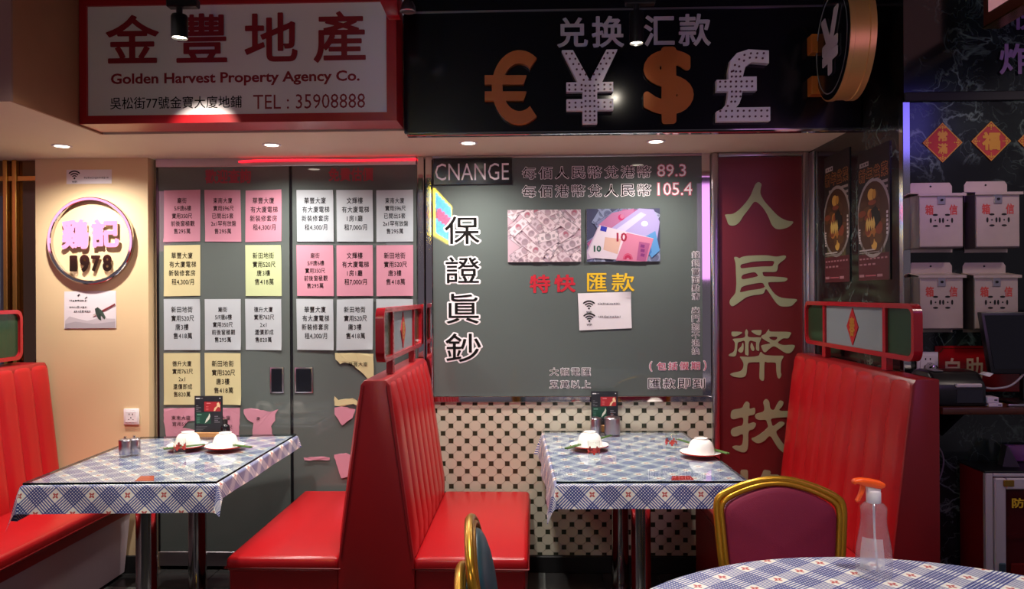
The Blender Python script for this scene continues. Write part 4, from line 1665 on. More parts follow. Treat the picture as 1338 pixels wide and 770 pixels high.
G['找'] = [[(290, 95), (315, 110), (318, 155), (360, 150), (358, 200), (310, 215), (305, 235), (305, 280), (350, 270), (370, 285), (350, 325), (310, 345), (305, 420), (300, 490), (275, 520), (235, 515), (190, 495), (172, 475), (200, 465), (245, 465), (260, 430), (258, 370), (210, 385), (175, 385), (160, 360), (170, 325), (220, 305), (258, 290), (258, 230), (185, 243), (160, 230), (162, 190), (180, 165), (250, 150), (268, 120)],
           [(455, 75), (480, 95), (490, 150), (520, 165), (545, 120), (570, 88), (600, 100), (590, 135), (565, 165), (600, 175), (700, 172), (750, 190), (750, 215), (650, 225), (560, 230), (500, 240), (500, 270), (515, 300), (570, 265), (605, 270), (605, 290), (570, 320), (540, 350), (570, 410), (610, 460), (660, 490), (720, 470), (740, 490), (715, 530), (660, 545), (610, 530), (560, 490), (520, 430), (485, 385), (440, 425), (390, 445), (350, 430), (333, 405), (370, 390), (430, 350), (470, 310), (465, 280), (450, 250), (400, 250), (368, 235), (370, 200), (430, 180), (440, 150), (432, 100)]]
for ch, (ox_, oy_, sc_) in (('人', (930, 220, 8.554)), ('民', (930, 320, 8.554)), ('幣', (930, 420, 8.554)), ('找', (930, 510, 6.415))):
    ink = Ink(PBN, 0.0015)
    ink.shape(G[ch], lambda x, y, a=ox_, b=oy_, c=sc_: PBN.px(a + x / c, b + y / c), depth=0.001)
    ink.build('large_character', M['banner_ink'], t)
Ink(PBN, 0.0015).fit('換', PBN.box(958, 614, 1036, 696), bold=0.03, depth=0.001).build('large_character', M['banner_ink'], t)

# ================================================================== BENCHES
def channel_mesh(base, top, w, n=9, sgn=1, roll=True):
    """one padded upright channel of a backrest; base and top are (x, z), the width runs along y"""
    mb = MB()
    bx_, bz_ = base
    tx_, tz_ = top
    d = Vector((tx_ - bx_, 0, tz_ - bz_))
    L = d.length
    d.normalize()
    nrm = Vector((d.z, 0, -d.x)) * sgn
    rows_ = []
    m = 8
    ts = [i / n for i in range(n + 1)]
    for t_ in ts:
        edge = min(1.0, t_ / 0.06 + 0.25, (1 - t_) / 0.05 + 0.35)
        rows_.append((Vector((bx_, 0, bz_)) + d * (L - 0.03) * t_, edge, nrm))
    if roll:
        # the padding rolls over the top edge
        c = Vector((tx_, 0, tz_)) - nrm * 0.03 - d * 0.03
        for a in (30, 60, 90):
            q = nrm * math.cos(math.radians(a)) + d * math.sin(math.radians(a))
            rows_.append((c + q * 0.03, 0.5, q))
    vr = []
    for p, e, q in rows_:
        r_ = []
        for i in range(m + 1):
            s_ = i / m
            k = 1 - (2 * s_ - 1) ** 4
            r_.append(mb.bm.verts.new(p + Vector((0, w * s_, 0)) + q * (0.016 * k * e - 0.001)))
        vr.append(r_)
    for a, b in zip(vr[:-1], vr[1:]):
        for i in range(m):
            f = (a[i], a[i + 1], b[i + 1], b[i])
            mb.bm.faces.new(f if sgn > 0 else f[::-1])
    return mb


def channels(t, base, top, y0, y1, n, sgn):
    w = (y1 - y0) / n
    first = channel_mesh((base[0] - t.location.x, base[1]), (top[0] - t.location.x, top[1]), w, sgn=sgn).build('back_channel', M['leather'], t, 3, world=False)
    for i in range(n):
        o = first if i == 0 else first.copy()
        if i:
            COL.objects.link(o)
        o.location = (0, y0 + i * w - t.location.y, 0)


def cushion(t, x0, x1, y0, y1, z0, z1):
    mb = MB().box(x0, x1, y0, y1, z0, z1, 0.022, 3)
    for v in mb.bm.verts:
        if v.co.z > (z0 + z1) / 2:
            a, b = (v.co.x - x0) / (x1 - x0), (v.co.y - y0) / (y1 - y0)
            v.co.z += 0.010 * math.sin(PI * a) * math.sin(PI * b)
    c = mb.build('seat_cushion', M['leather'], t)
    mb = MB()
    zs = z0 + 0.018
    e = 0.0015
    mb.tube([(x0 - e, y0 - e, zs), (x1 + e, y0 - e, zs), (x1 + e, y1, zs), (x0 - e, y1, zs)], 0.0035, 6, closed=True)
    mb.build('piping', M['piping'], c)
    return c


# double bench in the middle
Y0, Y1 = 3.075, 4.14
t = thing('booth_bench', 'red double sided booth bench with channelled backrest in the middle of the wall', 'bench', (-0.64, 3.6, 0), group=None)
cx = [at_y(p[0], p[1], Y0).x for p in ((472, 497), (508, 497), (442, 742), (541, 742))]
zt_ = at_y(490, 497, Y0).z
zsb = 0.455
core = [(cx[2] - 0.006, 0.02), (cx[3] + 0.006, 0.02), (cx[3], zsb), (cx[1] + 0.004, zt_ - 0.02), (cx[1] - 0.012, zt_), (cx[0] + 0.012, zt_), (cx[0] - 0.004, zt_ - 0.02), (cx[2], zsb)]
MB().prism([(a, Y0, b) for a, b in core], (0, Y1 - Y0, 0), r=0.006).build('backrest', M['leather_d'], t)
mb = MB()
for a, b in (((cx[2] + 0.010, 0.46), (cx[0] + 0.010, zt_ - 0.02)), ((cx[3] - 0.010, 0.46), (cx[1] - 0.010, zt_ - 0.02))):
    mb.tube([(a[0], Y0 - 0.001, a[1]), (b[0], Y0 - 0.001, b[1])], 0.0025, 6)
mb.build('seam', M['piping'], t)
channels(t, (cx[3], zsb), (cx[1] + 0.002, zt_ - 0.008), Y0 + 0.012, Y1, 8, 1)
channels(t, (cx[2], zsb), (cx[0] - 0.002, zt_ - 0.008), Y0 + 0.012, Y1, 8, -1)
xl_, xr_ = at_y(294, 735, Y0).x, at_y(690, 735, Y0).x
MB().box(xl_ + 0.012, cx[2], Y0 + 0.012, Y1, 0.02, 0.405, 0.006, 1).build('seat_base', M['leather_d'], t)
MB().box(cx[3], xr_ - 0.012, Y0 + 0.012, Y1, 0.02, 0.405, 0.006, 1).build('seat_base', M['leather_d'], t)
cushion(t, xl_, cx[2] + 0.004, Y0, Y1, 0.395, 0.458)
cushion(t, cx[3] - 0.004, xr_, Y0, Y1, 0.395, 0.458)

# left bench, back against the wall beyond the frame
t = thing('booth_bench', 'red single booth bench with pale lilac side at the far left', 'bench', (-2.4, 3.4, 0))
Y0L, Y1L = 2.2, 4.125
xt, xb_ = at_y(58, 476, 4.1).x, at_y(77, 600, 4.1).x
zt_ = at_y(58, 474, 4.1).z
xf = -2.185
MB().prism([(a, Y0L, b) for a, b in ((xb_ - 0.25, 0.02), (xb_, 0.02), (xb_, zsb), (xt, zt_ - 0.02), (xt - 0.012, zt_), (xb_ - 0.25, zt_))], (0, Y1L - Y0L, 0), r=0.006).build('backrest', M['leather_d'], t)
channels(t, (xb_, zsb), (xt, zt_ - 0.008), Y0L + 0.01, Y1L, 14, 1)
cushion(t, xb_ - 0.01, xf, Y0L, Y1L, 0.39, 0.458)
MB().box(xb_, xf - 0.012, Y0L + 0.01, Y1L - 0.01, 0.345, 0.398, 0.004, 1).build('seat_rail', M['leather_d'], t)
MB().prism([(a, Y0L + 0.01, b) for a, b in ((xb_, 0.02), (xf - 0.06, 0.02), (xf - 0.025, 0.345), (xb_, 0.345))], (0, Y1L - Y0L - 0.03, 0)).build('seat_base', M['lilac'], t, None)

# right bench along the marble
t = thing('booth_bench', 'dark red single booth bench standing against the marble side wall', 'bench', (1.2, 3.5, 0))
Y0R, Y1R = 2.86, 4.14
xt, xb_ = at_y(1040, 467, 4.12).x, at_y(1020, 625, 4.12).x
zt_ = at_y(1200, 496, Y0R).z
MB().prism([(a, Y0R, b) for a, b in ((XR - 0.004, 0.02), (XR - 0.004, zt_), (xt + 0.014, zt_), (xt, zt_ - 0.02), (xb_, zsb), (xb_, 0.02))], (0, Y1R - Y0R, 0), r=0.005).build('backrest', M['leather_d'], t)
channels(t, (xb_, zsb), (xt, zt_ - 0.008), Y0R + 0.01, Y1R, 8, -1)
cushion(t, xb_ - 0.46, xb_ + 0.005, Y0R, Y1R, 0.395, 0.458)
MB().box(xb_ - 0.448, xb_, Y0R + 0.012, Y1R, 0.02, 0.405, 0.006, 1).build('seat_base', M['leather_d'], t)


def rrect(y0, y1, z0, z1, r, n=6):
    out = []
    for cy, cz, a in ((y1 - r, z1 - r, 0), (y0 + r, z1 - r, 90), (y0 + r, z0 + r, 180), (y1 - r, z0 + r, 270)):
        for k in range(n + 1):
            q = math.radians(a + 90 * k / n)
            out.append((cy + r * math.cos(q), cz + r * math.sin(q)))
    return out


def divider(x0, x1, y0, y1, z0, z1, zfoot, label, face):
    """screen on top of a backrest: rounded red frame, two posts, green - pale - green panes and a small red diamond"""
    t = thing('divider_screen', label, 'screen', ((x0 + x1) / 2, (y0 + y1) / 2, zfoot))
    th = 0.020
    out, inn = rrect(y0, y1, z0, z1, 0.045), rrect(y0 + th, y1 - th, z0 + th, z1 - th, 0.03)
    mb = MB()
    mb.loft([[(x0, a, b) for a, b in out], [(x1, a, b) for a, b in out], [(x1, a, b) for a, b in inn], [(x0, a, b) for a, b in inn], [(x0, a, b) for a, b in out]], cap=False)
    bmesh.ops.recalc_face_normals(mb.bm, faces=mb.bm.faces)
    mb.build('frame', M['red_lacquer'], t, 0.5)
    L = y1 - y0
    ya, yb = y0 + L * 0.22, y1 - L * 0.22
    xm = (x0 + x1) / 2
    for y in (ya, yb):
        MB().box(x0 + 0.004, x1 - 0.004, y - 0.013, y + 0.013, z0 + th, z1 - th).build('mullion', M['red_lacquer'], t, None)
        MB().box(x0 + 0.004, x1 - 0.004, y - 0.022, y + 0.022, zfoot, z0).build('post', M['red_lacquer'], t, None)
    for a, b, m_, l in ((y0 + th, ya - 0.013, 'green_pane', 'dark green pane'), (ya + 0.013, yb - 0.013, 'frost', 'pale frosted pane'), (yb + 0.013, y1 - th, 'green_pane', 'dark green pane')):
        ring = [(p, q) for p, q in clip_poly(inn, (a, z0 + th, b, z1 - th))]
        o = MB().prism([(xm - 0.003, p, q) for p, q in ring], (0.006, 0, 0)).build('pane', M[m_], t, None)
        o['label'] = l
    yc, zc = (ya + yb) / 2, (z0 + z1) / 2
    for s_ in (1, -1):
        d = MB().prism([(xm + s_ * 0.003, yc + a, zc + b) for a, b in ((0, -0.085), (0.062, 0), (0, 0.085), (-0.062, 0))], (s_ * 0.004, 0, 0)).build('diamond', M['dia_red'], t, None)
        pl = Plane((xm + s_ * 0.007, yc, zc), (0, s_, 0), (0, 0, 1))
        Ink(pl, 0.001).fit('春', (-0.030, -0.045, 0.030, 0.045), bold=0.03).build('character', M['dia_gold'], d)
    return t


def ztop(x, y, px, py):
    return at_y(px, py, y).z


xr = at_y(502, 440, 3.09).x
divider(xr - 0.036, xr, 3.09, 4.13, 1.243, 1.468, at_y(490, 497, 3.075).z + 0.003, 'red framed divider screen with green and pale panes on the middle bench', 1)
divider(at_y(1196, 440, 2.93).x - 0.006, at_y(1196, 440, 2.93).x + 0.028, 2.93, 4.10, at_y(1190, 474, 2.93).z, at_y(1190, 397, 2.93).z, at_y(1200, 496, 2.86).z + 0.003, 'red framed divider screen with a red diamond on the right bench', -1)
xd = at_y(30, 440, 4.0).x
divider(xd - 0.034, xd, 2.7, 4.0, at_y(20, 470, 4.0).z, at_y(20, 405, 4.0).z, at_y(58, 474, 4.1).z + 0.003, 'red framed divider screen with a green pane on the left bench', 1)

# ================================================================== BOOTH TABLES
ZT = 0.770


def booth_table(corners, over, name_where, seed):
    """corners in the picture: near left, near right, far right, far left; over: overhang left, right, near, far"""
    NL, NR, FR, FL = [at_z(px, py, ZT + 0.012) for px, py in corners]
    for p, q in ((FR, NR), (FL, NL)):
        if p.y > 4.172:
            k = (4.172 - q.y) / (p.y - q.y)
            p.xyz = q + (p - q) * k
    for p in (NL, NR, FR, FL):
        p.z = 0
    cen = (NL + NR + FR + FL) / 4
    t = thing('booth_table', 'rectangular booth table on two chrome posts ' + name_where, 'table', (cen.x, cen.y, 0))
    ins = [p + (cen - p).normalized() * 0.012 for p in (NL, NR, FR, FL)]
    MB().prism([(p.x, p.y, ZT - 0.030) for p in ins], (0, 0, 0.028)).build('tabletop', M['wood'], t, None)
    for f in (0.24, 0.76):
        y = NL.y * (1 - f) + FL.y * f
        x = ((NL.x + NR.x) * (1 - f) + (FL.x + FR.x) * f) / 2
        MB().lathe([(0.0, 0.0), (0.17, 0.0), (0.17, 0.008), (0.06, 0.022), (0.043, 0.03), (0.042, ZT - 0.034), (0.0, ZT - 0.034)], (x, y, 0), 28).build('post', M['steel'], t, 0.5)
    W_, L_ = (NR - NL).length, (FL - NL).length
    oL, oR, oN, oF = over
    rng = random.Random(seed)

    def base(a, b):
        return (NL * (1 - a) + NR * a) * (1 - b) + (FL * (1 - a) + FR * a) * b
    ux, uy = (NR - NL).normalized(), (FL - NL).normalized()
    ph = [rng.uniform(0, 6) for _ in range(4)]

    def place(s_, q):
        cs, cq = min(max(s_, 0), W_), min(max(q, 0), L_)
        p = base(cs / W_, cq / L_)
        ex, eq = s_ - cs, q - cq
        r = math.hypot(ex, eq)
        z = ZT + 0.001
        if r > 0:
            o = (ux * ex + uy * eq) / r
            k = min(1.0, r / 0.012)
            fl = 0.10 + 0.10 * (0.5 + 0.5 * math.sin(s_ * 17 + q * 13 + ph[0])) + (0.16 if ex and eq else 0)
            p = p + o * (0.006 * k + fl * max(0, r - 0.012))
            z -= 0.005 * k + max(0, r - 0.012) * math.sqrt(max(0.1, 1 - fl * fl))
        return (p.x, p.y, z)
    ss = [-oL * (1 - i / 7) for i in range(7)] + [W_ * i / 16 for i in range(17)] + [W_ + oR * (i + 1) / 7 for i in range(7)]
    ss = sorted(set(ss + [-0.004, -0.012, W_ + 0.004, W_ + 0.012]))
    qs = [-oN * (1 - i / 7) for i in range(7)] + [L_ * i / 20 for i in range(21)] + [L_ + oF * (i + 1) / 3 for i in range(3)]
    qs = sorted(set(qs + [-0.004, -0.012]))
    bm = bmesh.new()
    uvl = bm.loops.layers.uv.new('UVMap')
    G_ = [[bm.verts.new(place(a, b)) for a in ss] for b in qs]
    for j in range(len(qs) - 1):
        for i in range(len(ss) - 1):
            f = bm.faces.new((G_[j][i], G_[j][i + 1], G_[j + 1][i + 1], G_[j + 1][i]))
            for lp, (a, b) in zip(f.loops, ((i, j), (i + 1, j), (i + 1, j + 1), (i, j + 1))):
                lp[uvl].uv = (ss[a] + 0.03, qs[b] + 0.045)
    me = bpy.data.meshes.new('tablecloth')
    bm.to_mesh(me)
    bm.free()
    c = link_mesh('tablecloth', me, M['cloth'], None, 3)
    tag(c, 'blue plaid oilcloth with red flowers draped over the booth table ' + name_where, 'tablecloth')
    mb = MB()
    e = 0.004
    ins = [p + (cen - p).normalized() * e for p in (NL, NR, FR, FL)]
    mb.prism([(p.x, p.y, ZT + 0.003) for p in ins], (0, 0, 0.009))
    for f in mb.bm.faces:
        f.material_index = 0 if abs(f.normal.z) > 0.5 else 1
    g = mb.build('glass_sheet', [M['sheet'], M['sheet_edge']], None, None)
    tag(g, 'clear glass sheet covering the booth table ' + name_where, 'glass sheet')
    return cen


booth_table(((28, 631.6), (283, 629.5), (388, 567), (184, 571)), (0.15, 0.07, 0.115, 0.015), 'left of the middle bench', 3)
booth_table(((726.5, 629.7), (979, 629), (891, 563), (709, 563)), (0.13, 0.09, 0.100, 0.015), 'right of the middle bench', 8)
ZG = ZT + 0.0125


# ------------------------------------------------------------------ tableware
def bowl_set(px, py, lab, stick=1):
    """a white bowl turned over on a red rimmed plate, a pair of green chopsticks beside it"""
    p = at_z(px, py, ZG)
    n = 36
    t = thing('plate', 'red rimmed white plate under the bowl ' + lab, 'plate', (p.x, p.y, ZG))
    MB().lathe([(0.0, 0.0), (0.052, 0.0), (0.056, 0.003), (0.087, 0.0095), (0.0925, 0.0105), (0.0932, 0.0158)], p, n).build('rim', M['china_red'], t)
    MB().lathe([(0.0932, 0.0159), (0.091, 0.0165), (0.06, 0.0062), (0.05, 0.0045), (0.0, 0.0045)], p, n).build('well', M['china'], t)
    b = Vector((p.x + 0.002, p.y, ZG + 0.0070))
    t = thing('bowl', 'white bowl turned upside down on its plate ' + lab, 'bowl', b)
    MB().lathe([(0.058, 0.0), (0.0615, 0.001), (0.0605, 0.008), (0.0575, 0.028), (0.050, 0.049), (0.040, 0.060), (0.030, 0.0645), (0.0295, 0.0705), (0.0265, 0.0705), (0.026, 0.0655), (0.0, 0.0645)], b, n).build('body', M['china'], t)
    MB().lathe([(0.058, 0.0), (0.0555, 0.028), (0.045, 0.052), (0.0, 0.0605)], b, n).build('inside', M['china'], t)
    return p


def chopsticks(px0, py0, px1, py1, lab):
    a, b = at_z(px0, py0, ZG + 0.0212), at_z(px1, py1, ZG + 0.0212)
    d = (b - a).normalized()
    for k in (0, 1):
        off = Vector((-d.y, d.x, 0)) * 0.011 * k
        mb = MB().tube([a + off, a + off + (b - a) * 0.5, b + off], [0.0042, 0.0038, 0.0026], 8)
        o = tag(mb.build('chopstick', M['green_stick']), ('nearer', 'farther')[k] + ' green chopstick of the pair ' + lab, 'chopstick', 'green chopsticks ' + lab)


bowl_set(245, 585, 'nearer the cup, left table')
bowl_set(294, 586, 'nearer the middle bench, left table')
bowl_set(770, 585, 'near the menu card, right table')
bowl_set(915.5, 594.5, 'nearest the maroon board, right table')
chopsticks(214, 587, 268, 581, 'beside the cup on the left table')
chopsticks(329, 584.5, 290, 579, 'near the table edge on the left table')
chopsticks(741, 586.5, 800, 569, 'below the menu card on the right table')
chopsticks(953, 593, 886, 574, 'by the maroon board on the right table')


def tumbler(px, py, lab):
    p = at_z(px, py, ZG)
    t = thing('tumbler', lab, 'glass', (p.x, p.y, ZG))
    n = 24
    MB().lathe([(0.0, 0.0), (0.0235, 0.0), (0.0245, 0.003), (0.0285, 0.083), (0.0275, 0.084), (0.0268, 0.083), (0.0228, 0.010), (0.0, 0.009)], p, n).build('body', M['tumbler'], t)
    mb = MB()
    for k in range(5):
        a = 2 * PI * k / 5 - 1.6
        for dz, da, r in ((0.040, 0, .007), (0.050, 0, .0055), (0.031, 0, .0055), (0.040, .3, .0055), (0.040, -.3, .0055)):
            c = Vector((math.cos(a + da), math.sin(a + da), 0))
            rad_ = 0.0245 + 0.004 * dz / 0.083 + 0.0006
            side = Vector((-c.y, c.x, 0))
            ring = [p + c * rad_ + Vector((0, 0, dz)) + side * r * math.cos(2 * PI * i / 8) + Vector((0, 0, r * math.sin(2 * PI * i / 8))) for i in range(8)]
            mb.bm.faces.new([mb.bm.verts.new(q) for q in ring])
    mb.build('flower_print', M['tumbler_red'], t, None)


tumbler(235, 595, 'small clear glass with red flower print before the bowl on the left table')
tumbler(776, 601, 'small clear glass with red flower print in front of a bowl on the right table')
tumbler(877, 589, 'small clear glass with red flower print left of the bowl nearest the maroon board')


def pot(px, py, r, h, lab, m='steel2', knob=True):
    p = at_z(px, py, ZG)
    t = thing('condiment_pot', lab, 'pot', (p.x, p.y, ZG))
    n = 26
    MB().lathe([(0.0, 0.0), (r * 0.96, 0.0), (r, 0.003), (r, h * 0.80), (r * 0.97, h * 0.82)], p, n).build('body', M[m], t, 0.5)
    mb = MB().lathe([(r * 1.04, h * 0.80), (r * 1.04, h * 0.85), (r * 0.95, h * 0.90), (r * 0.3, h * 0.97), (0.0, h * 0.98)], p, n)
    o = mb.build('pot_lid', M[m], t, 0.5)
    if knob:
        MB().lathe([(0.0, h * 0.97), (0.004, h * 0.97), (0.003, h * 1.01), (0.007, h * 1.03), (0.007, h * 1.07), (0.0, h * 1.10)], p, 14).build('knob', M['steel'], o)


pot(163.5, 594, 0.0270, 0.078, 'steel pot with a lid at the wall side of the left table, nearer the bench')
pot(175.5, 592, 0.0265, 0.076, 'steel pot with a lid at the wall side of the left table, nearer the bowls')
pot(778.5, 566, 0.0285, 0.090, 'dark steel pot standing before the left edge of the right menu card', 'steel2', False)
pot(800, 567, 0.042, 0.098, 'wide steel pot with a ball knob before the right edge of the right menu card')
p = at_z(787.5, 565, ZG)
tag(MB().box(p.x - 0.015, p.x + 0.015, p.y, p.y + 0.02, ZG, ZG + 0.036, 0.002, 1).build('toothpick_holder', M['wood']), 'small wooden holder between the two steel pots on the right table', 'holder')
p = at_z(294.5, 572, ZG)
t = thing('sauce_bottle', 'small dark sauce bottle behind the menu card on the left table', 'bottle', (p.x, p.y, ZG))
MB().lathe([(0.0, 0.0), (0.022, 0.0), (0.024, 0.003), (0.024, 0.05), (0.021, 0.062), (0.011, 0.072), (0.010, 0.078)], p, 20).build('body', M['bottle_dark'], t)
MB().lathe([(0.012, 0.074), (0.012, 0.095), (0.0, 0.097)], p, 16).build('cap', M['plastic_black'], t)


def menu_card(px0, py0, px1, py1, base_py, lab):
    """dark printed card standing in a slotted wooden block"""
    y = min(at_z((px0 + px1) / 2, base_py, ZG).y, 4.15)
    pl = plane_y(y)
    q = list(pl.box(px0, py0, px1, py1))
    q[1] = ZG + 0.012
    t = thing('menu_card', lab, 'card', ((q[0] + q[2]) / 2, y, ZG))
    MB().box(q[0] - 0.004, q[2] + 0.004, y - 0.018, y + 0.022, ZG, ZG + 0.024, 0.002, 1).build('base_block', M['wood'], t)
    c = MB().box(q[0], q[2], y - 0.001, y + 0.002, q[1], q[3]).build('card', M['plastic_black'], t, None)
    ink = Ink(pl, 0.0022)
    w, h = q[2] - q[0], q[3] - q[1]
    R = lambda a, b, c_, d, col, o=0.0: ink.rect(q[0] + a * w, q[3] - d * h, q[0] + c_ * w, q[3] - b * h, lin(col), o)
    P = lambda pts, col, o=0.0: ink.poly([(q[0] + a * w, q[3] - b * h) for a, b in pts], lin(col), o)
    R(0, 0, 1, 1, '23242a')
    R(.05, .05, .19, .075, 'e6e2e2', .0003)
    R(.20, .052, .30, .072, '77757a', .0003)
    R(.89, .05, .93, .07, 'e6e2e2', .0003)
    R(.35, .15, .93, .40, 'a8262d', .0003)
    R(.43, .18, .58, .20, 'd98a8a', .0005)
    for k in range(3):
        R(.41, .27 + k * .04, .50, .285 + k * .04, 'cf6a6a', .0005)
    P([(.68, .39), (.72, .31), (.80, .26), (.80, .19), (.86, .16), (.89, .20), (.92, .26), (.90, .30), (.84, .28), (.78, .33), (.74, .39)], 'e8c79a', .0006)
    R(.05, .43, .58, .72, '1c4a3a', .0003)
    R(.09, .47, .25, .49, '7fb09a', .0005)
    P([(.37, .71), (.42, .60), (.50, .52), (.53, .45), (.56, .52), (.53, .60), (.43, .67)], 'd9dccb', .0006)
    for k in range(4):
        R(.06, .25 + k * .045, .14 + .09 * (k % 2), .265 + k * .045, '77757a', .0003)
        R(.08, .56 + k * .04, .18, .57 + k * .04, '5f8c79', .0005)
        R(.71, .52 + k * .05, .84 + .07 * (k % 2), .535 + k * .05, '8c8790', .0003)
        R(.05, .79 + k * .04, .45 - .07 * k, .80 + k * .04, '6d6b70', .0003)
    ink.build('card_print', M['print'], c)
    return t


menu_card(254.5, 517.5, 291, 566, 571, 'dark menu card in a wooden block at the back of the left table')
menu_card(772.5, 511.5, 807.5, 556, 559.5, 'dark menu card behind the steel pots on the right table')


def red_card(pts, lab):
    ring = [at_z(px, py, ZT + 0.0022) for px, py in pts]
    mb = MB().prism([p for p in ring], (0, 0, 0.0006))
    o = mb.build('red_packet', M['china_red'], None, None)
    tag(o, lab, 'packet')
    a, b = (ring[0] + ring[1]) / 2, (ring[2] + ring[3]) / 2


red_card([(176, 629), (201, 628.6), (201.5, 622), (184, 622.5)], 'red packet lying under the glass near the front edge of the left table')
red_card([(877, 628), (907, 627.5), (902, 622), (878, 622.5)], 'red packet lying under the glass near the front edge of the right table')

# ================================================================== ROUND TABLE AND CHAIRS
RC, RR = Vector((0.85, 1.44, 0)), 0.757
t = thing('round_table', 'round dining table in the right foreground on one post', 'table', RC)
MB().lathe([(0, ZT - 0.028), (RR - 0.01, ZT - 0.028), (RR - 0.004, ZT - 0.02), (RR - 0.004, ZT - 0.004), (0, ZT - 0.004)], RC, 64).build('tabletop', M['wood'], t)
MB().lathe([(0, 0), (0.28, 0), (0.28, 0.01), (0.07, 0.05), (0.05, 0.08), (0.05, ZT - 0.03), (0, ZT - 0.03)], RC, 32).build('post', M['steel'], t, 0.5)
bm = bmesh.new()
uvl = bm.loops.layers.uv.new('UVMap')
N = 96
radii = [0.0, 0.2, 0.4, 0.6, RR - 0.012, RR] + [RR + d for d in (0.006, 0.014, 0.05, 0.1, 0.15, 0.2)]


def rp(r, k):
    a = 2 * PI * k / N
    d = r - RR
    c = Vector((math.cos(a), math.sin(a), 0))
    if d <= 0:
        z = ZT + 0.0015 * math.sin(a * 7 + r * 9) * (r / RR) * 0.5
        return RC + c * r + Vector((0, 0, z)), (c.x * r, c.y * r)
    wv = 0.5 + 0.5 * math.sin(a * 11)
    out = 0.004 + min(d, 0.01) * 0.3 + d * (0.10 + 0.25 * wv)
    return RC + c * (RR + out) + Vector((0, 0, ZT - max(0, d - 0.004) * 0.97)), (c.x * r, c.y * r)


vr, uvs = [], []
for r in radii:
    if r == 0:
        p, q = rp(0, 0)
        v = bm.verts.new(p)
        vr.append([v] * N)
        uvs.append([q] * N)
    else:
        pq = [rp(r, k) for k in range(N)]
        vr.append([bm.verts.new(p) for p, q in pq])
        uvs.append([q for p, q in pq])
cr_, sr_ = math.cos(0.10), math.sin(0.10)
for j in range(len(radii) - 1):
    for k in range(N):
        k2 = (k + 1) % N
        idx = [(j, k), (j + 1, k), (j + 1, k2), (j, k2)] if j else [(0, k), (1, k), (1, k2)]
        f = bm.faces.new([vr[a][b] for a, b in idx])
        for lp, (a, b) in zip(f.loops, idx):
            u, v = uvs[a][b]
            lp[uvl].uv = (u * cr_ - v * sr_ + 0.02, u * sr_ + v * cr_ + 0.01)
me = bpy.data.meshes.new('tablecloth')
bm.to_mesh(me)
bm.free()
tag(link_mesh('tablecloth', me, M['cloth'], None, 1.0), 'round blue plaid oilcloth with red flowers in the right foreground', 'tablecloth')


def chair_back_outline(H, w, wb, zb):
    """half outline of the arched back from the foot of the upright to the peak"""
    half = [(-wb, zb), (-wb - (w - wb) * 0.55, zb + (H - zb) * 0.30), (-w + 0.002, zb + (H - zb) * 0.62), (-w, H - 0.085), (-w + 0.018, H - 0.055), (-w * 0.62, H - 0.026), (-w * 0.28, H - 0.006), (0, H)]
    return half + [(-x, z) for x, z in half[-2::-1]]


def banquet_chair(label, loc, rotz, H, fabric, lean, group=None, seat=0.45, bulge=0.026):
    t = thing('banquet_chair', label, 'chair', loc, rotz, group)
    w, wb, zb, D = 0.203, 0.172, seat + 0.03, 0.20
    L = chair_back_outline(H, w, wb, zb)
    yb = lambda z: D - 0.01 + lean * (z - seat) * (0.6 + 0.4 * (z - seat) / (H - seat))
    pts = spline([(x, yb(z), z) for x, z in L], 5)
    mb = MB()
    mb.tube(pts, 0.0125, 10)
    ins = spline([(x * 0.93, yb(z) - 0.008, z - (0.012 if z > H - 0.12 else 0)) for x, z in L], 5)
    mb.tube(ins, 0.0095, 10)
    mb.build('back_frame', M['gold'], t, 3, world=False)
    # padded back
    P2 = spline([(x * 0.875, z - (0.022 if z > H - 0.12 else 0)) for x, z in L], 4)
    cx_, cz_ = 0.0, (zb + H) / 2
    mb = MB()

    def ring(k, front):
        out = []
        for x, z in P2:
            X, Z = cx_ + (x - cx_) * k, cz_ + (z - cz_) * k
            bul = (1 - k * k) ** 0.5 if k < 1 else 0
            out.append((X, yb(Z) + (-0.012 - bulge * bul if front else 0.008 + 0.012 * bul), Z))
        return out
    mb.loft([ring(0.0001, True), ring(0.4, True), ring(0.7, True), ring(0.9, True), ring(0.97, True), ring(1, True), ring(1, False), ring(0.97, False), ring(0.9, False), ring(0.7, False), ring(0.4, False), ring(0.0001, False)], cap=False)
    bmesh.ops.recalc_face_normals(mb.bm, faces=mb.bm.faces)
    mb.build('back_pad', M[fabric], t, 0.9, world=False)
    MB().box(-0.20, 0.20, -0.21, 0.19, seat - 0.045, seat + 0.01, 0.022, 3).build('seat', M[fabric], t, 0.6, world=False)
    mb = MB()
    mb.box(-0.195, 0.195, -0.205, 0.20, seat - 0.062, seat - 0.043, 0.006, 1)
    mb.build('seat_frame', M['gold'], t, 0.6, world=False)
    for sx in (-1, 1):
        MB().tube(spline([(sx * 0.175, -0.185, seat - 0.05), (sx * 0.18, -0.19, seat * 0.5), (sx * 0.188, -0.205, 0.0)], 4), 0.0125, 10).build('leg', M['gold'], t, 3, world=False)
        MB().tube(spline([(sx * wb, yb(zb), zb), (sx * 0.174, 0.192, seat - 0.05), (sx * 0.18, 0.205, seat * 0.5), (sx * 0.188, 0.235, 0.0)], 4), 0.0125, 10).build('leg', M['gold'], t, 3, world=False)
    return t


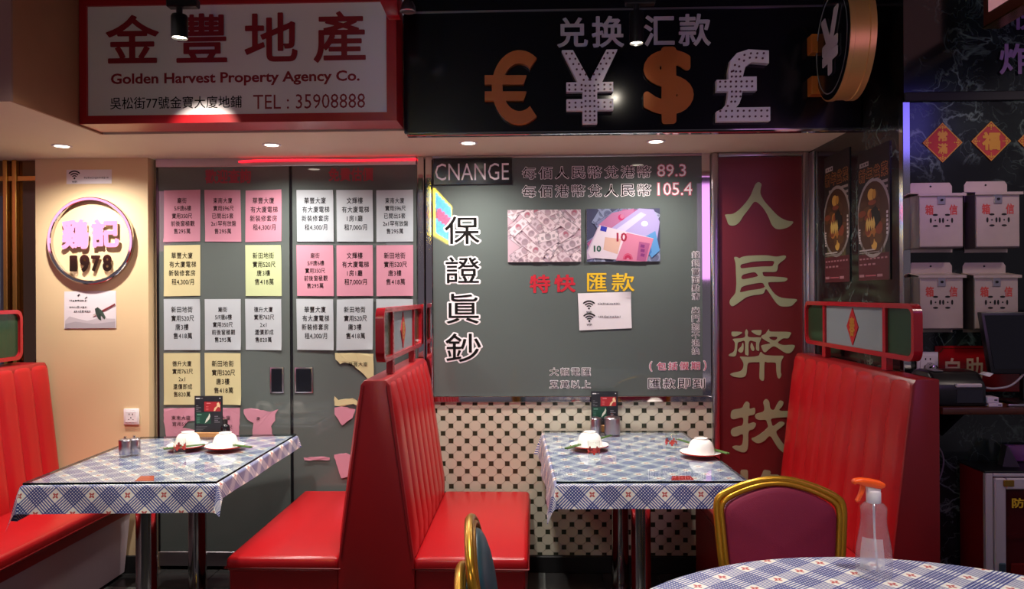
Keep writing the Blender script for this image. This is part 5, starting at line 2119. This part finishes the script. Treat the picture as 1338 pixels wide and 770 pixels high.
yc = 2.58
banquet_chair('gold framed banquet chair with a magenta padded back behind the round table', (at_y(1011, 700, yc).x, yc - 0.22, 0), math.radians(-5), at_y(1008, 626, yc + 0.02).z, 'magenta', 0.10)
th = math.radians(93)
gx, gy = 0.046, 1.95
banquet_chair('gold framed banquet chair with a teal back, the lower one of the stack', (gx, gy, 0), th, 0.815, 'teal', 0.13, seat=0.42, bulge=0.032)
banquet_chair('gold framed banquet chair with a teal back, the upper one of the stack', (gx + 0.024, gy + 0.015, 0.122), th, 0.815, 'teal', 0.13, seat=0.42, bulge=0.032)

# ================================================================== SPRAY BOTTLE
p = at_z(1142, 752, ZT + 0.002)
t = thing('spray_bottle', 'clear plastic spray bottle with an orange trigger head on the round table', 'bottle', p)
k = p.y / FPX
r_ = lambda px: px * k
hz = lambda py: (752 - py) * k
prof = [(0, 0.001), (r_(20), 0.0), (r_(22), 0.006), (r_(22.5), hz(735)), (r_(21), hz(715)), (r_(17.5), hz(695)), (r_(15.5), hz(683)), (r_(15.8), hz(672)), (r_(16), hz(664)), (r_(12), hz(659)), (r_(8), hz(657)), (r_(8), hz(652))]
MB().lathe(prof, p, 36).build('body', M['bottle'], t, 3)
MB().lathe([(r_(8.5), hz(658)), (r_(9), hz(657)), (r_(9), hz(645)), (r_(8), hz(643)), (0, hz(642))], p, 24).build('collar', M['milky'], t, 0.7)
h = MB()
X = lambda px: p.x + (px - 1142) * k
Z = lambda py: p.z + hz(py)
ring = [(1117, 628), (1126, 626.5), (1140, 628), (1152, 631), (1156, 634), (1155, 638), (1150, 640), (1138, 638), (1128, 636), (1120, 633), (1116, 635), (1115, 631)]
h.prism([(X(a), p.y - 0.012, Z(b)) for a, b in ring], (0, 0.024, 0), r=0.004, seg=2)
h.build('trigger_head', M['orange'], t, 0.8)
h = MB().prism([(X(a), p.y - 0.009, Z(b)) for a, b in ((1133, 637), (1150, 640), (1149, 646), (1134, 646))], (0, 0.018, 0), r=0.002)
h.build('pump_housing', M['milky'], t, 0.8)
h = MB().prism([(X(a), p.y - 0.007, Z(b)) for a, b in ((1126, 635), (1131, 637), (1129, 645), (1124, 655), (1120, 658), (1119, 655), (1123, 648), (1125, 642))], (0, 0.014, 0), r=0.002)
h.build('trigger', M['orange'], t, 0.8)
MB().tube([(p.x, p.y, p.z + hz(656)), (p.x + 0.002, p.y, p.z + hz(700)), (p.x + 0.012, p.y + 0.005, p.z + 0.008)], 0.003, 8).build('dip_tube', M['milky'], t)
# label stuck round the far side of the bottle
mb = MB()
n = 12
vr = []
for z0, rr in ((hz(738), 22.4), (hz(720), 21.5), (hz(700), 18.6)):
    vr.append([mb.bm.verts.new(p + Vector((r_(rr) * 1.01 * math.cos(math.radians(200 + 80 * i / n)), r_(rr) * 1.01 * math.sin(math.radians(200 + 80 * i / n)), z0 - (0.02 if False else 0)))) for i in range(n + 1)])
for a, b in zip(vr[:-1], vr[1:]):
    for i in range(n):
        mb.bm.faces.new((a[i], a[i + 1], b[i + 1], b[i]))
mb.build('label', clear_mat('label_film', (0.95, 0.95, 0.97), 1.4, body=0.35, body_color=(0.85, 0.83, 0.88), rough=0.2), t, 3)

# ================================================================== MARBLE SIDE WALL: POSTERS
PS = plane_x(XR)


def food_poster(x0, x1, ya, yb, label):
    """tall dark poster; x0, x1 its edges in the picture, ya and yb its top and bottom at the left edge"""
    pl = Plane((XR - 0.004, 0, 0), (0, -1, 0), (0, 0, 1))
    u0, u1 = pl.px(x0, 300)[0], pl.px(x1, 300)[0]
    v1, v0 = pl.px(x0, ya)[1], pl.px(x0, yb)[1]
    o = MB().box(XR - 0.004, XR - 0.001, -u1, -u0, v0, v1).build('food_poster', M['plastic_black'], None, None)
    tag(o, label, 'poster')
    w, h = u1 - u0, v1 - v0
    ink = Ink(pl, 0.0008)
    clip = (u0, v0, u1, v1)
    R = lambda a, b, c, d, col, off=0.0: ink.rect(u0 + a * w, v1 - d * h, u0 + c * w, v1 - b * h, lin(col), off, clip)
    D = lambda a, b, ra, rb, col, off: ink.disc(u0 + a * w, v1 - b * h, ra * w, rb * w, lin(col), off, 28, clip)
    R(0, 0, 1, 1, '1c1512')
    R(.02, .80, .98, 1, '4d0f18', .0002)
    R(.06, .09, .36, .125, '9d9490', .0003)
    for a, b in ((.12, .16), (.2, .24), (.28, .33)):
        R(a, .10, b, .115, '3a3030', .0004)
    for i, ch in enumerate('新年盆菜'):
        a = 0.04 + i * 0.235
        b = (u0 + a * w, v1 - .245 * h, u0 + (a + .215) * w, v1 - .135 * h)
        ink.fit(ch, b, bold=0.075, col=lin('9a6230'), off=.0004, res=1, pad=.075)
        ink.fit(ch, b, bold=0.012, col=lin('140d0b'), off=.0008, res=1, pad=.075)
    for k in range(3):
        R(.20 + .08 * k, .275 + .042 * k, .46 + .02 * k, .295 + .042 * k, '8f8580', .0004)
        R(.52 + .05 * k, .270 + .042 * k, .95, .290 + .042 * k, '8f8580', .0004)
    D(.5, .53, .54, .56, '958c86', .0006)
    D(.5, .53, .49, .51, '472a16', .0008)
    rng = random.Random(3)
    for k in range(34):
        a, r = rng.uniform(0, 6.3), rng.uniform(0, .38)
        D(.5 + r * math.cos(a), .53 + r * math.sin(a) * w / h, rng.uniform(.05, .13), rng.uniform(.03, .09), rng.choice(['b5802c', '8c4a20', '7d3a20', 'c99a45', '5b3a1a', 'a86a2a', '51321c']), .0009 + k * .00004)
    ink.poly([(u0 + a * w, v1 - b * h) for a, b in ((.45, .47), (.60, .44), (.72, .50), (.75, .56), (.62, .60), (.50, .57))], lin('14130f'), .0026, clip)
    for k in range(4):
        ink.poly([(u0 + a * w, v1 - b * h) for a, b in ((.28 + .07 * k, .56), (.33 + .07 * k, .52), (.37 + .07 * k, .58), (.33 + .07 * k, .63))], lin('cfae5a'), .0027, clip)
    R(.12, .70, .86, .80, '4a4428', .0005)
    for k in range(9):
        R(.14 + k * .08, .705, .17 + k * .08, .80, '5e5731', .0006)
    for k in range(6):
        R(.92, .50 + .03 * k, .97, .52 + .03 * k, 'c9bdb7', .0028)
        R(.05, .60 + .02 * k, .10, .612 + .02 * k, 'c9bdb7', .0028)
    R(.06, .765, .55, .775, 'b0a49e', .0028)
    R(.06, .785, .70, .792, '8c827d', .0028)
    for k in range(8):
        R(.05 + k * .115, .830, .12 + k * .115, .842, '9a6a70', .0004)
    for k in range(4):
        R(.05 + k * .14, .872, .14 + k * .14, .885, '9a6a70', .0004)
    R(.04, .955, .2, .975, '9a6a70', .0004)
    R(.24, .96, .58, .97, '9c4a54', .0004)
    R(.62, .955, .78, .975, '9a6a70', .0004)
    ink.build('poster_print', M['print_matte'], o)


food_poster(1077.5, 1110.5, 207, 369.5, 'tall dark food poster with a bowl on the marble side wall, nearer the maroon board')
food_poster(1121.5, 1163, 201, 367, 'tall dark food poster with a bowl on the marble side wall, nearer the mailboxes')


# ================================================================== MARBLE FRONT WALL
def paper_diamond(cx_, cy_, hw, hh, text, label):
    pl = plane_y(YM - 0.004)
    u, v = pl.px(cx_, cy_)
    a, b = pl.px(cx_ + hw, cy_)[0] - u, pl.px(cx_, cy_ - hh)[1] - v
    o = MB().prism([(u, YM - 0.004, v - b), (u + a, YM - 0.004, v), (u, YM - 0.004, v + b), (u - a, YM - 0.004, v)], (0, 0.003, 0)).build('new_year_diamond', M['dia_red'], None, None)
    tag(o, label, 'decoration')
    ink = Ink(pl, 0.0012)
    # gold border and corner scrolls
    for k in range(4):
        c0 = [(0, -b), (a, 0), (0, b), (-a, 0)]
        p, q = c0[k], c0[(k + 1) % 4]
        f0, f1 = 1.0, 0.93
        ink.poly([(u + p[0] * f0, v + p[1] * f0), (u + q[0] * f0, v + q[1] * f0), (u + q[0] * f1, v + q[1] * f1), (u + p[0] * f1, v + p[1] * f1)])
        for r, w_ in ((0.80, .045), (0.70, .03), (0.60, .025)):
            ink.disc(u + p[0] * r, v + p[1] * r, a * w_ * 1.4, a * w_ * 1.4, None, 0, 8)
        for s_ in (-.12, .12):
            x_, y_ = p[0] * 0.76, p[1] * 0.76
            ink.disc(u + x_ + (s_ * a if abs(p[0]) < 1e-6 else 0), v + y_ + (s_ * a if abs(p[1]) < 1e-6 else 0), a * .05, a * .05, None, 0, 8)
    n = len(text)
    for i, ch in enumerate(text):
        if n == 1:
            ink.fit(ch, (u - a * .46, v - b * .46, u + a * .46, v + b * .46), bold=0.05)
        else:
            ink.fit(ch, (u - a * .25, v + b * (.06 - .62 * i), u + a * .25, v + b * (.58 - .62 * i)), bold=0.045)
    ink.build('gold_print', M['dia_gold'], o)


paper_diamond(1231.5, 186.5, 26, 26, '常滿', 'red and gold paper diamond with two characters above the left mailbox')
paper_diamond(1295, 184.5, 26, 26, '福', 'red and gold paper diamond with one large character beside the two character diamond')
paper_diamond(1356, 184, 26, 26, '春', 'red paper diamond cut off by the edge at the upper right')


def mailbox(x0, y0, x1, y1, label, tilt=0.0):
    """stamped steel letter box: back plate with cut corners, body, sloping lid, lock, coin shaped vents, faded red print"""
    yb_, yf = YM - 0.002, YM - 0.085
    pf = plane_y(yf)
    u0, v0, u1, v1 = pf.box(x0, y0, x1, y1)
    h, w = v1 - v0, u1 - u0
    t = thing('mailbox', label, 'mailbox', ((u0 + u1) / 2, YM - 0.04, v0))
    zt_ = v0 + h * 0.80
    e = w * 0.05
    mb = MB()
    mb.prism([(u0 + e, yb_ - 0.002, v0 - h * .03), (u1 - e, yb_ - 0.002, v0 - h * .03), (u1 - e, yb_ - 0.002, v1 - h * .04), (u1 - e * 2, yb_ - 0.002, v1 + h * .01), (u0 + e * 2, yb_ - 0.002, v1 + h * .01), (u0 + e, yb_ - 0.002, v1 - h * .04)], (0, 0.002, 0))
    mb.cyl(((u0 + u1) / 2, yb_ - 0.003, v1 - h * .045), 0.004, 0.002, 10, axis='Y', mi=1)
    mb.build('back_plate', [M['mail'], M['hole']], t, None)
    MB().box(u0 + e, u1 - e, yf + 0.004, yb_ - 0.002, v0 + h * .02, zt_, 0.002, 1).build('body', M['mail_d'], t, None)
    d = MB().box(u0 + e * 1.2, u1 - e * 1.2, yf, yf + 0.004, v0 + h * .04, zt_ - 0.004, 0.0012, 1).build('front_door', M['mail'], t, None)
    ll = MB().prism([(u0 + e * .2, yb_ - 0.003, zt_ + h * .055), (u0 + e * .2, yf - 0.010, zt_ + 0.004), (u0 + e * .2, yf - 0.010, zt_ - h * .025), (u0 + e * .2, yf - 0.007, zt_ - h * .025), (u0 + e * .2, yf - 0.007, zt_ + 0.001), (u0 + e * .2, yb_ - 0.003, zt_ + h * .045)], (w - e * .4, 0, 0)).build('sloping_lid', M['mail'], t, None)
    um = (u0 + u1) / 2
    lk = MB().box(um - w * .08, um + w * .08, yf - 0.004, yf + 0.001, zt_ - h * .15, zt_ - h * .02, 0.001, 1).build('lock_plate', M['steel2'], t, None)
    mb = MB().cyl((um, yf - 0.004, zt_ - h * .085), w * .028, -0.003, 14, axis='Y')
    mb.build('lock', M['hole'], lk, None)
    ink = Ink(pf, 0.0008)
    zc = v0 + h * .42
    for s_ in (-1, 1):
        c = um + s_ * w * .125
        for a in (0, 90, 180, 270):
            q = math.radians(a)
            du, dv = math.cos(q) * w * .092, math.sin(q) * w * .115
            ink.disc(c + du, zc + dv, w * (.022 if a % 180 == 0 else .055), w * (.055 if a % 180 == 0 else .022), None, 0, 14)
        ink.disc(c, zc, w * .018, w * .018, None, 0, 10)
    ink.build('vents', M['hole'], d)
    ink = Ink(pf, 0.0008)
    ink.fit('箱', (u0 + w * .17, zt_ - h * .30, u0 + w * .34, zt_ - h * .15), bold=0.035)
    ink.fit('信', (u1 - w * .34, zt_ - h * .30, u1 - w * .17, zt_ - h * .15), bold=0.03)
    ink.build('print', M['mail_ink'], d)
    return t


mailbox(1198, 236, 1262, 326, 'worn steel mailbox with red print, upper one below the two character diamond')
mailbox(1272, 234, 1336, 326, 'worn steel mailbox with red print, upper one below the large character diamond')
mailbox(1198.5, 343, 1262, 433, 'worn steel mailbox with red print, lower one beside the divider screen')
mailbox(1270, 343, 1334, 433, 'worn steel mailbox with red print, lower one partly behind the black monitor')

# ------------------------------------------------------------------ shelf and what stands on it
ys0 = 2.86
zsf = at_y(1280, 533, ys0).z
t = thing('wall_shelf', 'dark brown wooden shelf on the marble wall under the printer and monitor', 'shelf', (2.0, 3.0, zsf - 0.026))
MB().box(XR + 0.006, 2.75, ys0, YM - 0.001, zsf - 0.026, zsf, 0.004, 2).build('board', M['dark_wood'], t)
for x in (1.62, 2.3):
    MB().prism([(x - 0.01, YM - 0.001, zsf - 0.026), (x - 0.01, YM - 0.18, zsf - 0.026), (x - 0.01, YM - 0.18, zsf - 0.034), (x - 0.01, YM - 0.012, zsf - 0.15), (x - 0.01, YM - 0.001, zsf - 0.15)], (0.02, 0, 0)).build('bracket', M['plastic_black'], t, None)

yp = 2.885
x0, x1 = at_y(1222, 510, yp).x, at_y(1290, 510, yp).x
t = thing('receipt_printer', 'black receipt printer with a silver band on the wooden shelf', 'printer', ((x0 + x1) / 2, yp + 0.08, zsf))
zt_ = at_y(1250, 489, yp).z
ring = [(yp, zsf + 0.001), (yp + 0.19, zsf + 0.001), (yp + 0.19, zt_ - 0.01), (yp + 0.15, zt_ + 0.008), (yp + 0.05, zt_ + 0.004), (yp + 0.012, zt_ - 0.03), (yp, zt_ - 0.05)]
mb = MB().prism([(x0, a, b) for a, b in ring], (x1 - x0, 0, 0), r=0.012, seg=3)
mb.build('case', M['plastic_black'], t, 0.7)
w = x1 - x0
MB().box(x0 + w * .40, x1 - w * .10, yp - 0.003, yp + 0.02, zt_ - 0.050, zt_ - 0.036, 0.003, 1).build('silver_band', M['alu'], t)
MB().box(x0 + w * .40, x1 - w * .08, yp - 0.004, yp + 0.01, zsf + 0.012, zt_ - 0.056, 0.003, 1).build('front_cover', mat('grey_black_plastic', '201f2a', 0.2), t)
MB().box(x0 + w * .1, x0 + w * .3, yp + 0.05, yp + 0.12, zt_ + 0.004, zt_ + 0.009, 0.002, 1).build('paper_cover', mat('silver_paint', '8a888c', 0.3, metal=0.6), t)

# monitor
ym = 2.95
xm0, xm1 = at_y(1282, 450, ym).x, at_y(1282, 450, ym).x + 0.42
zm1, zm0 = at_y(1300, 408, ym).z, at_y(1300, 488, ym).z
t = thing('monitor', 'black monitor seen from the front on the wooden shelf, cut off by the edge', 'monitor', ((xm0 + xm1) / 2, ym, zsf))
sl = 0.02
MB().prism([(xm0, ym, zm1), (xm1, ym, zm1), (xm1 - sl, ym - 0.03, zm0), (xm0 + sl, ym - 0.03, zm0)], (0, 0.03, 0), r=0.005).build('case', M['plastic_black'], t, 0.6)
MB().prism([(xm0 + 0.012, ym - 0.0025, zm1 - 0.012), (xm1 - 0.012, ym - 0.0025, zm1 - 0.012), (xm1 - sl - 0.012, ym - 0.0305, zm0 + 0.02), (xm0 + sl + 0.012, ym - 0.0305, zm0 + 0.02)], (0, 0.004, 0)).build('screen', M['screen'], t, None)
MB().box((xm0 + xm1) / 2 - 0.04, (xm0 + xm1) / 2 + 0.04, ym + 0.02, ym + 0.05, zsf + 0.01, zm0 + 0.1, 0.004, 1).build('stand', M['plastic_black'], t)
MB().box((xm0 + xm1) / 2 - 0.11, (xm0 + xm1) / 2 + 0.11, ym - 0.06, ym + 0.10, zsf + 0.001, zsf + 0.012, 0.004, 1).build('stand_base', M['plastic_black'], t)

for a, b, c, d, lab in ((1292, 527, 1310, 533.5, 'small pale card box on the shelf, lower of the two by the printer'), (1290, 518.5, 1305, 526, 'small pale card box lying on another beside the printer')):
    y = 2.88
    p, q = at_y(a, d, y), at_y(c, b, y)
    zb_ = zsf + 0.0005 if d > 530 else at_y(1300, 527, y).z + 0.0005
    hh = q.z - p.z if d <= 530 else at_y(1300, 527, y).z - zsf - 0.001
    bb = MB().box(p.x, q.x, y, y + 0.05, zb_, zb_ + hh, 0.001, 1).build('card_box', M['box_white'], None, None)
    tag(bb, lab, 'box')
    MB().box(q.x - 0.016, q.x - 0.005, y - 0.0006, y, zb_ + hh * .4, zb_ + hh * .62).build('label_mark', M['ink'], bb, None)
y = 2.88
p, q = at_y(1316, 534, y), at_y(1352, 529.5, y)
tag(MB().box(p.x, q.x, y - 0.01, y + 0.004, zsf + 0.0005, zsf + 0.012, 0.004, 2).build('steel_tray', M['steel2']), 'flat silver tray on the shelf under the monitor', 'tray')
mb = MB()
pts = [at_y(px, py, 2.93) for px, py in ((1288, 507), (1300, 508), (1318, 505), (1330, 497), (1342, 484))]
mb.tube(spline(pts, 5), 0.004, 8)
tag(mb.build('grey_cord', M['cable']), 'grey cord curving below the black monitor', 'cord')
p = at_y(1289, 489.5, 2.9)
tag(MB().prism([(p.x - 0.018, 2.89, p.z), (p.x, 2.89, p.z + 0.009), (p.x + 0.02, 2.89, p.z + 0.004), (p.x + 0.006, 2.89, p.z - 0.008)], (0, 0.03, 0)).build('receipt_paper', M['plastic_white'], None, None), 'white end of receipt paper at the right of the printer', 'paper')
# socket with a metal plug, the cord below the shelf
t, p = socket(1210.5, 473.5, 27, 27, YM, 'white wall socket with a metal plug above the right bench')
MB().lathe([(0, 0), (0.016, 0), (0.020, 0.012), (0.012, 0.045), (0.0, 0.05)], Vector((0, 0, 0)), 16).build('plug', M['steel'], t, 0.6, world=False)
pg = t.children[-1]
pg.rotation_euler = (PI / 2, 0, 0)
pg.location = (0.004, -0.013, 0.024)
mb = MB()
pts = [at_y(px, py, YM - 0.016) for px, py in ((1226, 541), (1233, 548), (1227, 557), (1219, 560), (1228, 552), (1234, 560), (1226, 570), (1222, 578), (1230, 590), (1233, 605), (1228, 625), (1222, 634))]
mb.tube(spline(pts, 6), 0.003, 8)
tag(mb.build('power_cord', M['cable']), 'grey cord hanging in loops below the shelf beside the right bench', 'cord')
# red notice with cut-in corners
pl = plane_y(YM - 0.006)
q = pl.box(1222, 452, 1345, 512)
t_o = MB().box(q[0], q[2], YM - 0.006, YM - 0.001, q[1], q[3], 0.001, 1).build('counter_sign', mat('red_acrylic', '9c1018', 0.25), None, None)
tag(t_o, 'red sign with pale characters behind the printer and monitor', 'sign')
ink = Ink(pl, 0.0012)
g0 = pl.box(1226, 455, 1341, 508)
rr = 0.018
lw = 0.0018
ink.rect(g0[0] + rr, g0[3] - lw, g0[2], g0[3])
ink.rect(g0[0], g0[1], g0[0] + lw, g0[3] - rr)
ink.arc(g0[0], g0[3], rr - lw, rr, -PI / 2, 0)
ink.build('gold_line', M['brass'], t_o)
Ink(pl, 0.0014).fit('自', pl.box(1235, 468, 1254, 499), bold=0.02).fit('助', pl.box(1261, 467, 1284, 497), bold=0.02).build('lettering', mat('cream_vinyl', 'd8b79a', 0.5), t_o)

# ------------------------------------------------------------------ emergency equipment cabinet on the floor
yf = 2.94
X0 = at_y(1288, 650, yf).x
zc = at_y(1300, 616, yf).z
t = thing('equipment_cabinet', 'low red cabinet with an aluminium framed glass door at the right edge', 'cabinet', (X0 + 0.3, 3.03, 0))
MB().box(X0, X0 + 0.60, yf + 0.02, YM - 0.014, 0.03, zc - 0.008).build('carcass', M['fire_red'], t, None)
MB().box(X0 - 0.004, X0 + 0.604, yf, YM - 0.012, zc - 0.008, zc, 0.002, 1).build('top_board', M['plastic_black'], t, None)
fw_ = 0.028
mb = MB()
mb.box(X0, X0 + fw_, yf, yf + 0.02, 0.03, zc - 0.008, 0.003, 1)
mb.box(X0 + 0.60 - fw_, X0 + 0.60, yf, yf + 0.02, 0.03, zc - 0.008, 0.003, 1)
mb.box(X0 + fw_, X0 + 0.60 - fw_, yf, yf + 0.02, zc - 0.022, zc - 0.008, 0.003, 1)
mb.box(X0 + fw_, X0 + 0.60 - fw_, yf, yf + 0.02, 0.03, 0.06, 0.003, 1)
mb.build('outer_frame', M['alu'], t)
d0 = X0 + fw_ + 0.003
d = MB()
dw = 0.042
d.box(d0, d0 + dw, yf - 0.006, yf + 0.014, 0.064, zc - 0.026, 0.004, 1)
d.box(d0 + dw, X0 + 0.5, yf - 0.006, yf + 0.014, zc - 0.026 - dw, zc - 0.026, 0.004, 1)
d.box(d0 + dw, X0 + 0.5, yf - 0.006, yf + 0.014, 0.064, 0.064 + dw, 0.004, 1)
dr = d.build('door', M['alu'], t)
MB().box(d0 + dw, X0 + 0.52, yf + 0.004, yf + 0.007, 0.064 + dw, zc - 0.026 - dw).build('door_glass', M['fire_glass'], dr, None)
MB().box(X0 + fw_, X0 + 0.57, yf + 0.0205, yf + 0.024, 0.06, zc - 0.02).build('inside', mat('cabinet_inside', '3a1512', 0.5), t, None)
zz_ = at_y(1320, 702, yf).z
MB().box(X0 + fw_, X0 + 0.57, yf + 0.011, yf + 0.020, zz_ - 0.008, zz_ + 0.008).build('shelf_edge', M['fire_red'], t, None)
MB().box(X0 + 0.10, X0 + 0.45, yf + 0.010, yf + 0.020, 0.11, at_y(1320, 738, yf).z, 0.004, 1).build('red_bag', M['china_red'], t)
pl = plane_y(yf + 0.003)
u, v = pl.px(1322, 664)
u1, v1 = pl.px(1338, 651)
o = Ink(pl, 0.001)
for i, ch in enumerate('防毒'):
    o.fit(ch, (u + i * (u1 - u) * 1.1, v, u1 + i * (u1 - u) * 1.1, v1), bold=0.03)
o.build('lettering', M['yellow_ink'], dr)
MB().box(d0 + 0.03, d0 + 0.034 + 0.035, yf - 0.012, yf - 0.005, zc - 0.056, zc - 0.032, 0.002, 1).build('hinge', M['brass'], dr, None)
q = at_y(1307, 735, yf), at_y(1312, 760, yf)
MB().box(d0 + 0.012, d0 + 0.036, yf - 0.014, yf - 0.005, q[1].z, q[0].z, 0.003, 1).build('lock', mat('blue_steel', '5a7080', 0.3, metal=0.7), dr)
# folded dark card and a purple packet on top of the cabinet
p = at_y(1310, 612, yf + 0.07)
mb = MB()
mb.prism([(p.x, p.y, zc + 0.001), (p.x + 0.06, p.y - 0.01, zc + 0.001), (p.x + 0.036, p.y + 0.02, zc + 0.075), (p.x + 0.03, p.y + 0.022, zc + 0.075)], (0.01, 0.05, 0.0))
tag(mb.build('folded_card', mat('dark_card', '2a2326', 0.4), None, None), 'dark folded card standing on the low red cabinet', 'card')
tag(MB().box(p.x + 0.055, p.x + 0.34, p.y + 0.085, p.y + 0.11, zc + 0.001, zc + 0.068, 0.008, 2).build('packet', mat('purple_wrapper', '8c4f8e', 0.3)), 'purple wrapped packet lying on the low red cabinet', 'packet')
p = at_y(1297, 606, YM - 0.05)

# ================================================================== NEON SIGN OVER THE ROOM (seen mirrored in the glass)
t = thing('neon_sign', 'neon sign with a yellow border and blue loops, mirrored in the grey board', 'neon sign', (-1.0, 0.05, 2.08))
ya, yb2, za, zb2 = -0.75, 0.85, 2.10, 2.60
MB().box(-1.045, -1.015, ya, yb2, za, zb2, 0.004, 1).build('back_board', M['black_panel'], t)
Mb = MB()
Mb.tube([(-0.995, ya + .03, za + .03), (-0.995, yb2 - .03, za + .03), (-0.995, yb2 - .03, zb2 - .03), (-0.995, ya + .03, zb2 - .03)], 0.014, 8, closed=True)
Mb.build('border_tube', M['neon_yellow'], t)
for zc_ in (za + 0.12, zb2 - 0.12):
    for i in range(5):
        y = ya + 0.2 + i * 0.3
        Mb = MB().tube([(-0.995, y + 0.10 * math.cos(a * 2 * PI / 20), zc_ + 0.07 * math.sin(a * 2 * PI / 20)) for a in range(20)], 0.011, 8, closed=True)
        Mb.build('loop_tube', M['neon_blue'], t)
Mb = MB()
for i in range(4):
    y = ya + 0.32 + i * 0.3
    Mb.tube(spline([(-0.985, y - .09, 2.30), (-0.985, y - .03, 2.41), (-0.985, y + .04, 2.31), (-0.985, y + .10, 2.40)], 4), 0.013, 8)
Mb.build('letter_tube', M['neon_pink'], t)
for y in (ya + 0.2, yb2 - 0.2):
    MB().cyl((-1.03, y, zb2), 0.006, 3.0 - zb2, 8).build('hanging_rod', M['steel2'], t)
t = thing('light_box_sign', 'tall white light box added out of view behind the camera, for the glint in the steel posts', 'sign', (-1.62, -1.05, 1.75))  # made-up light box, only there to reflect in the mirror steel
MB().box(-1.86, -1.52, -1.15, -1.03, 1.95, 2.65, 0.01, 1).build('case', M['steel2'], t)
MB().box(-1.84, -1.54, -1.035, -1.022, 1.98, 2.62).build('lit_face', M['added_box_white'], t, None)
MB().cyl((-1.69, -1.09, 2.65), 0.01, 0.35, 8).build('hanging_rod', M['steel2'], t)
SC.view_layers[0].update()
bpy.data.objects.remove(_fobj)
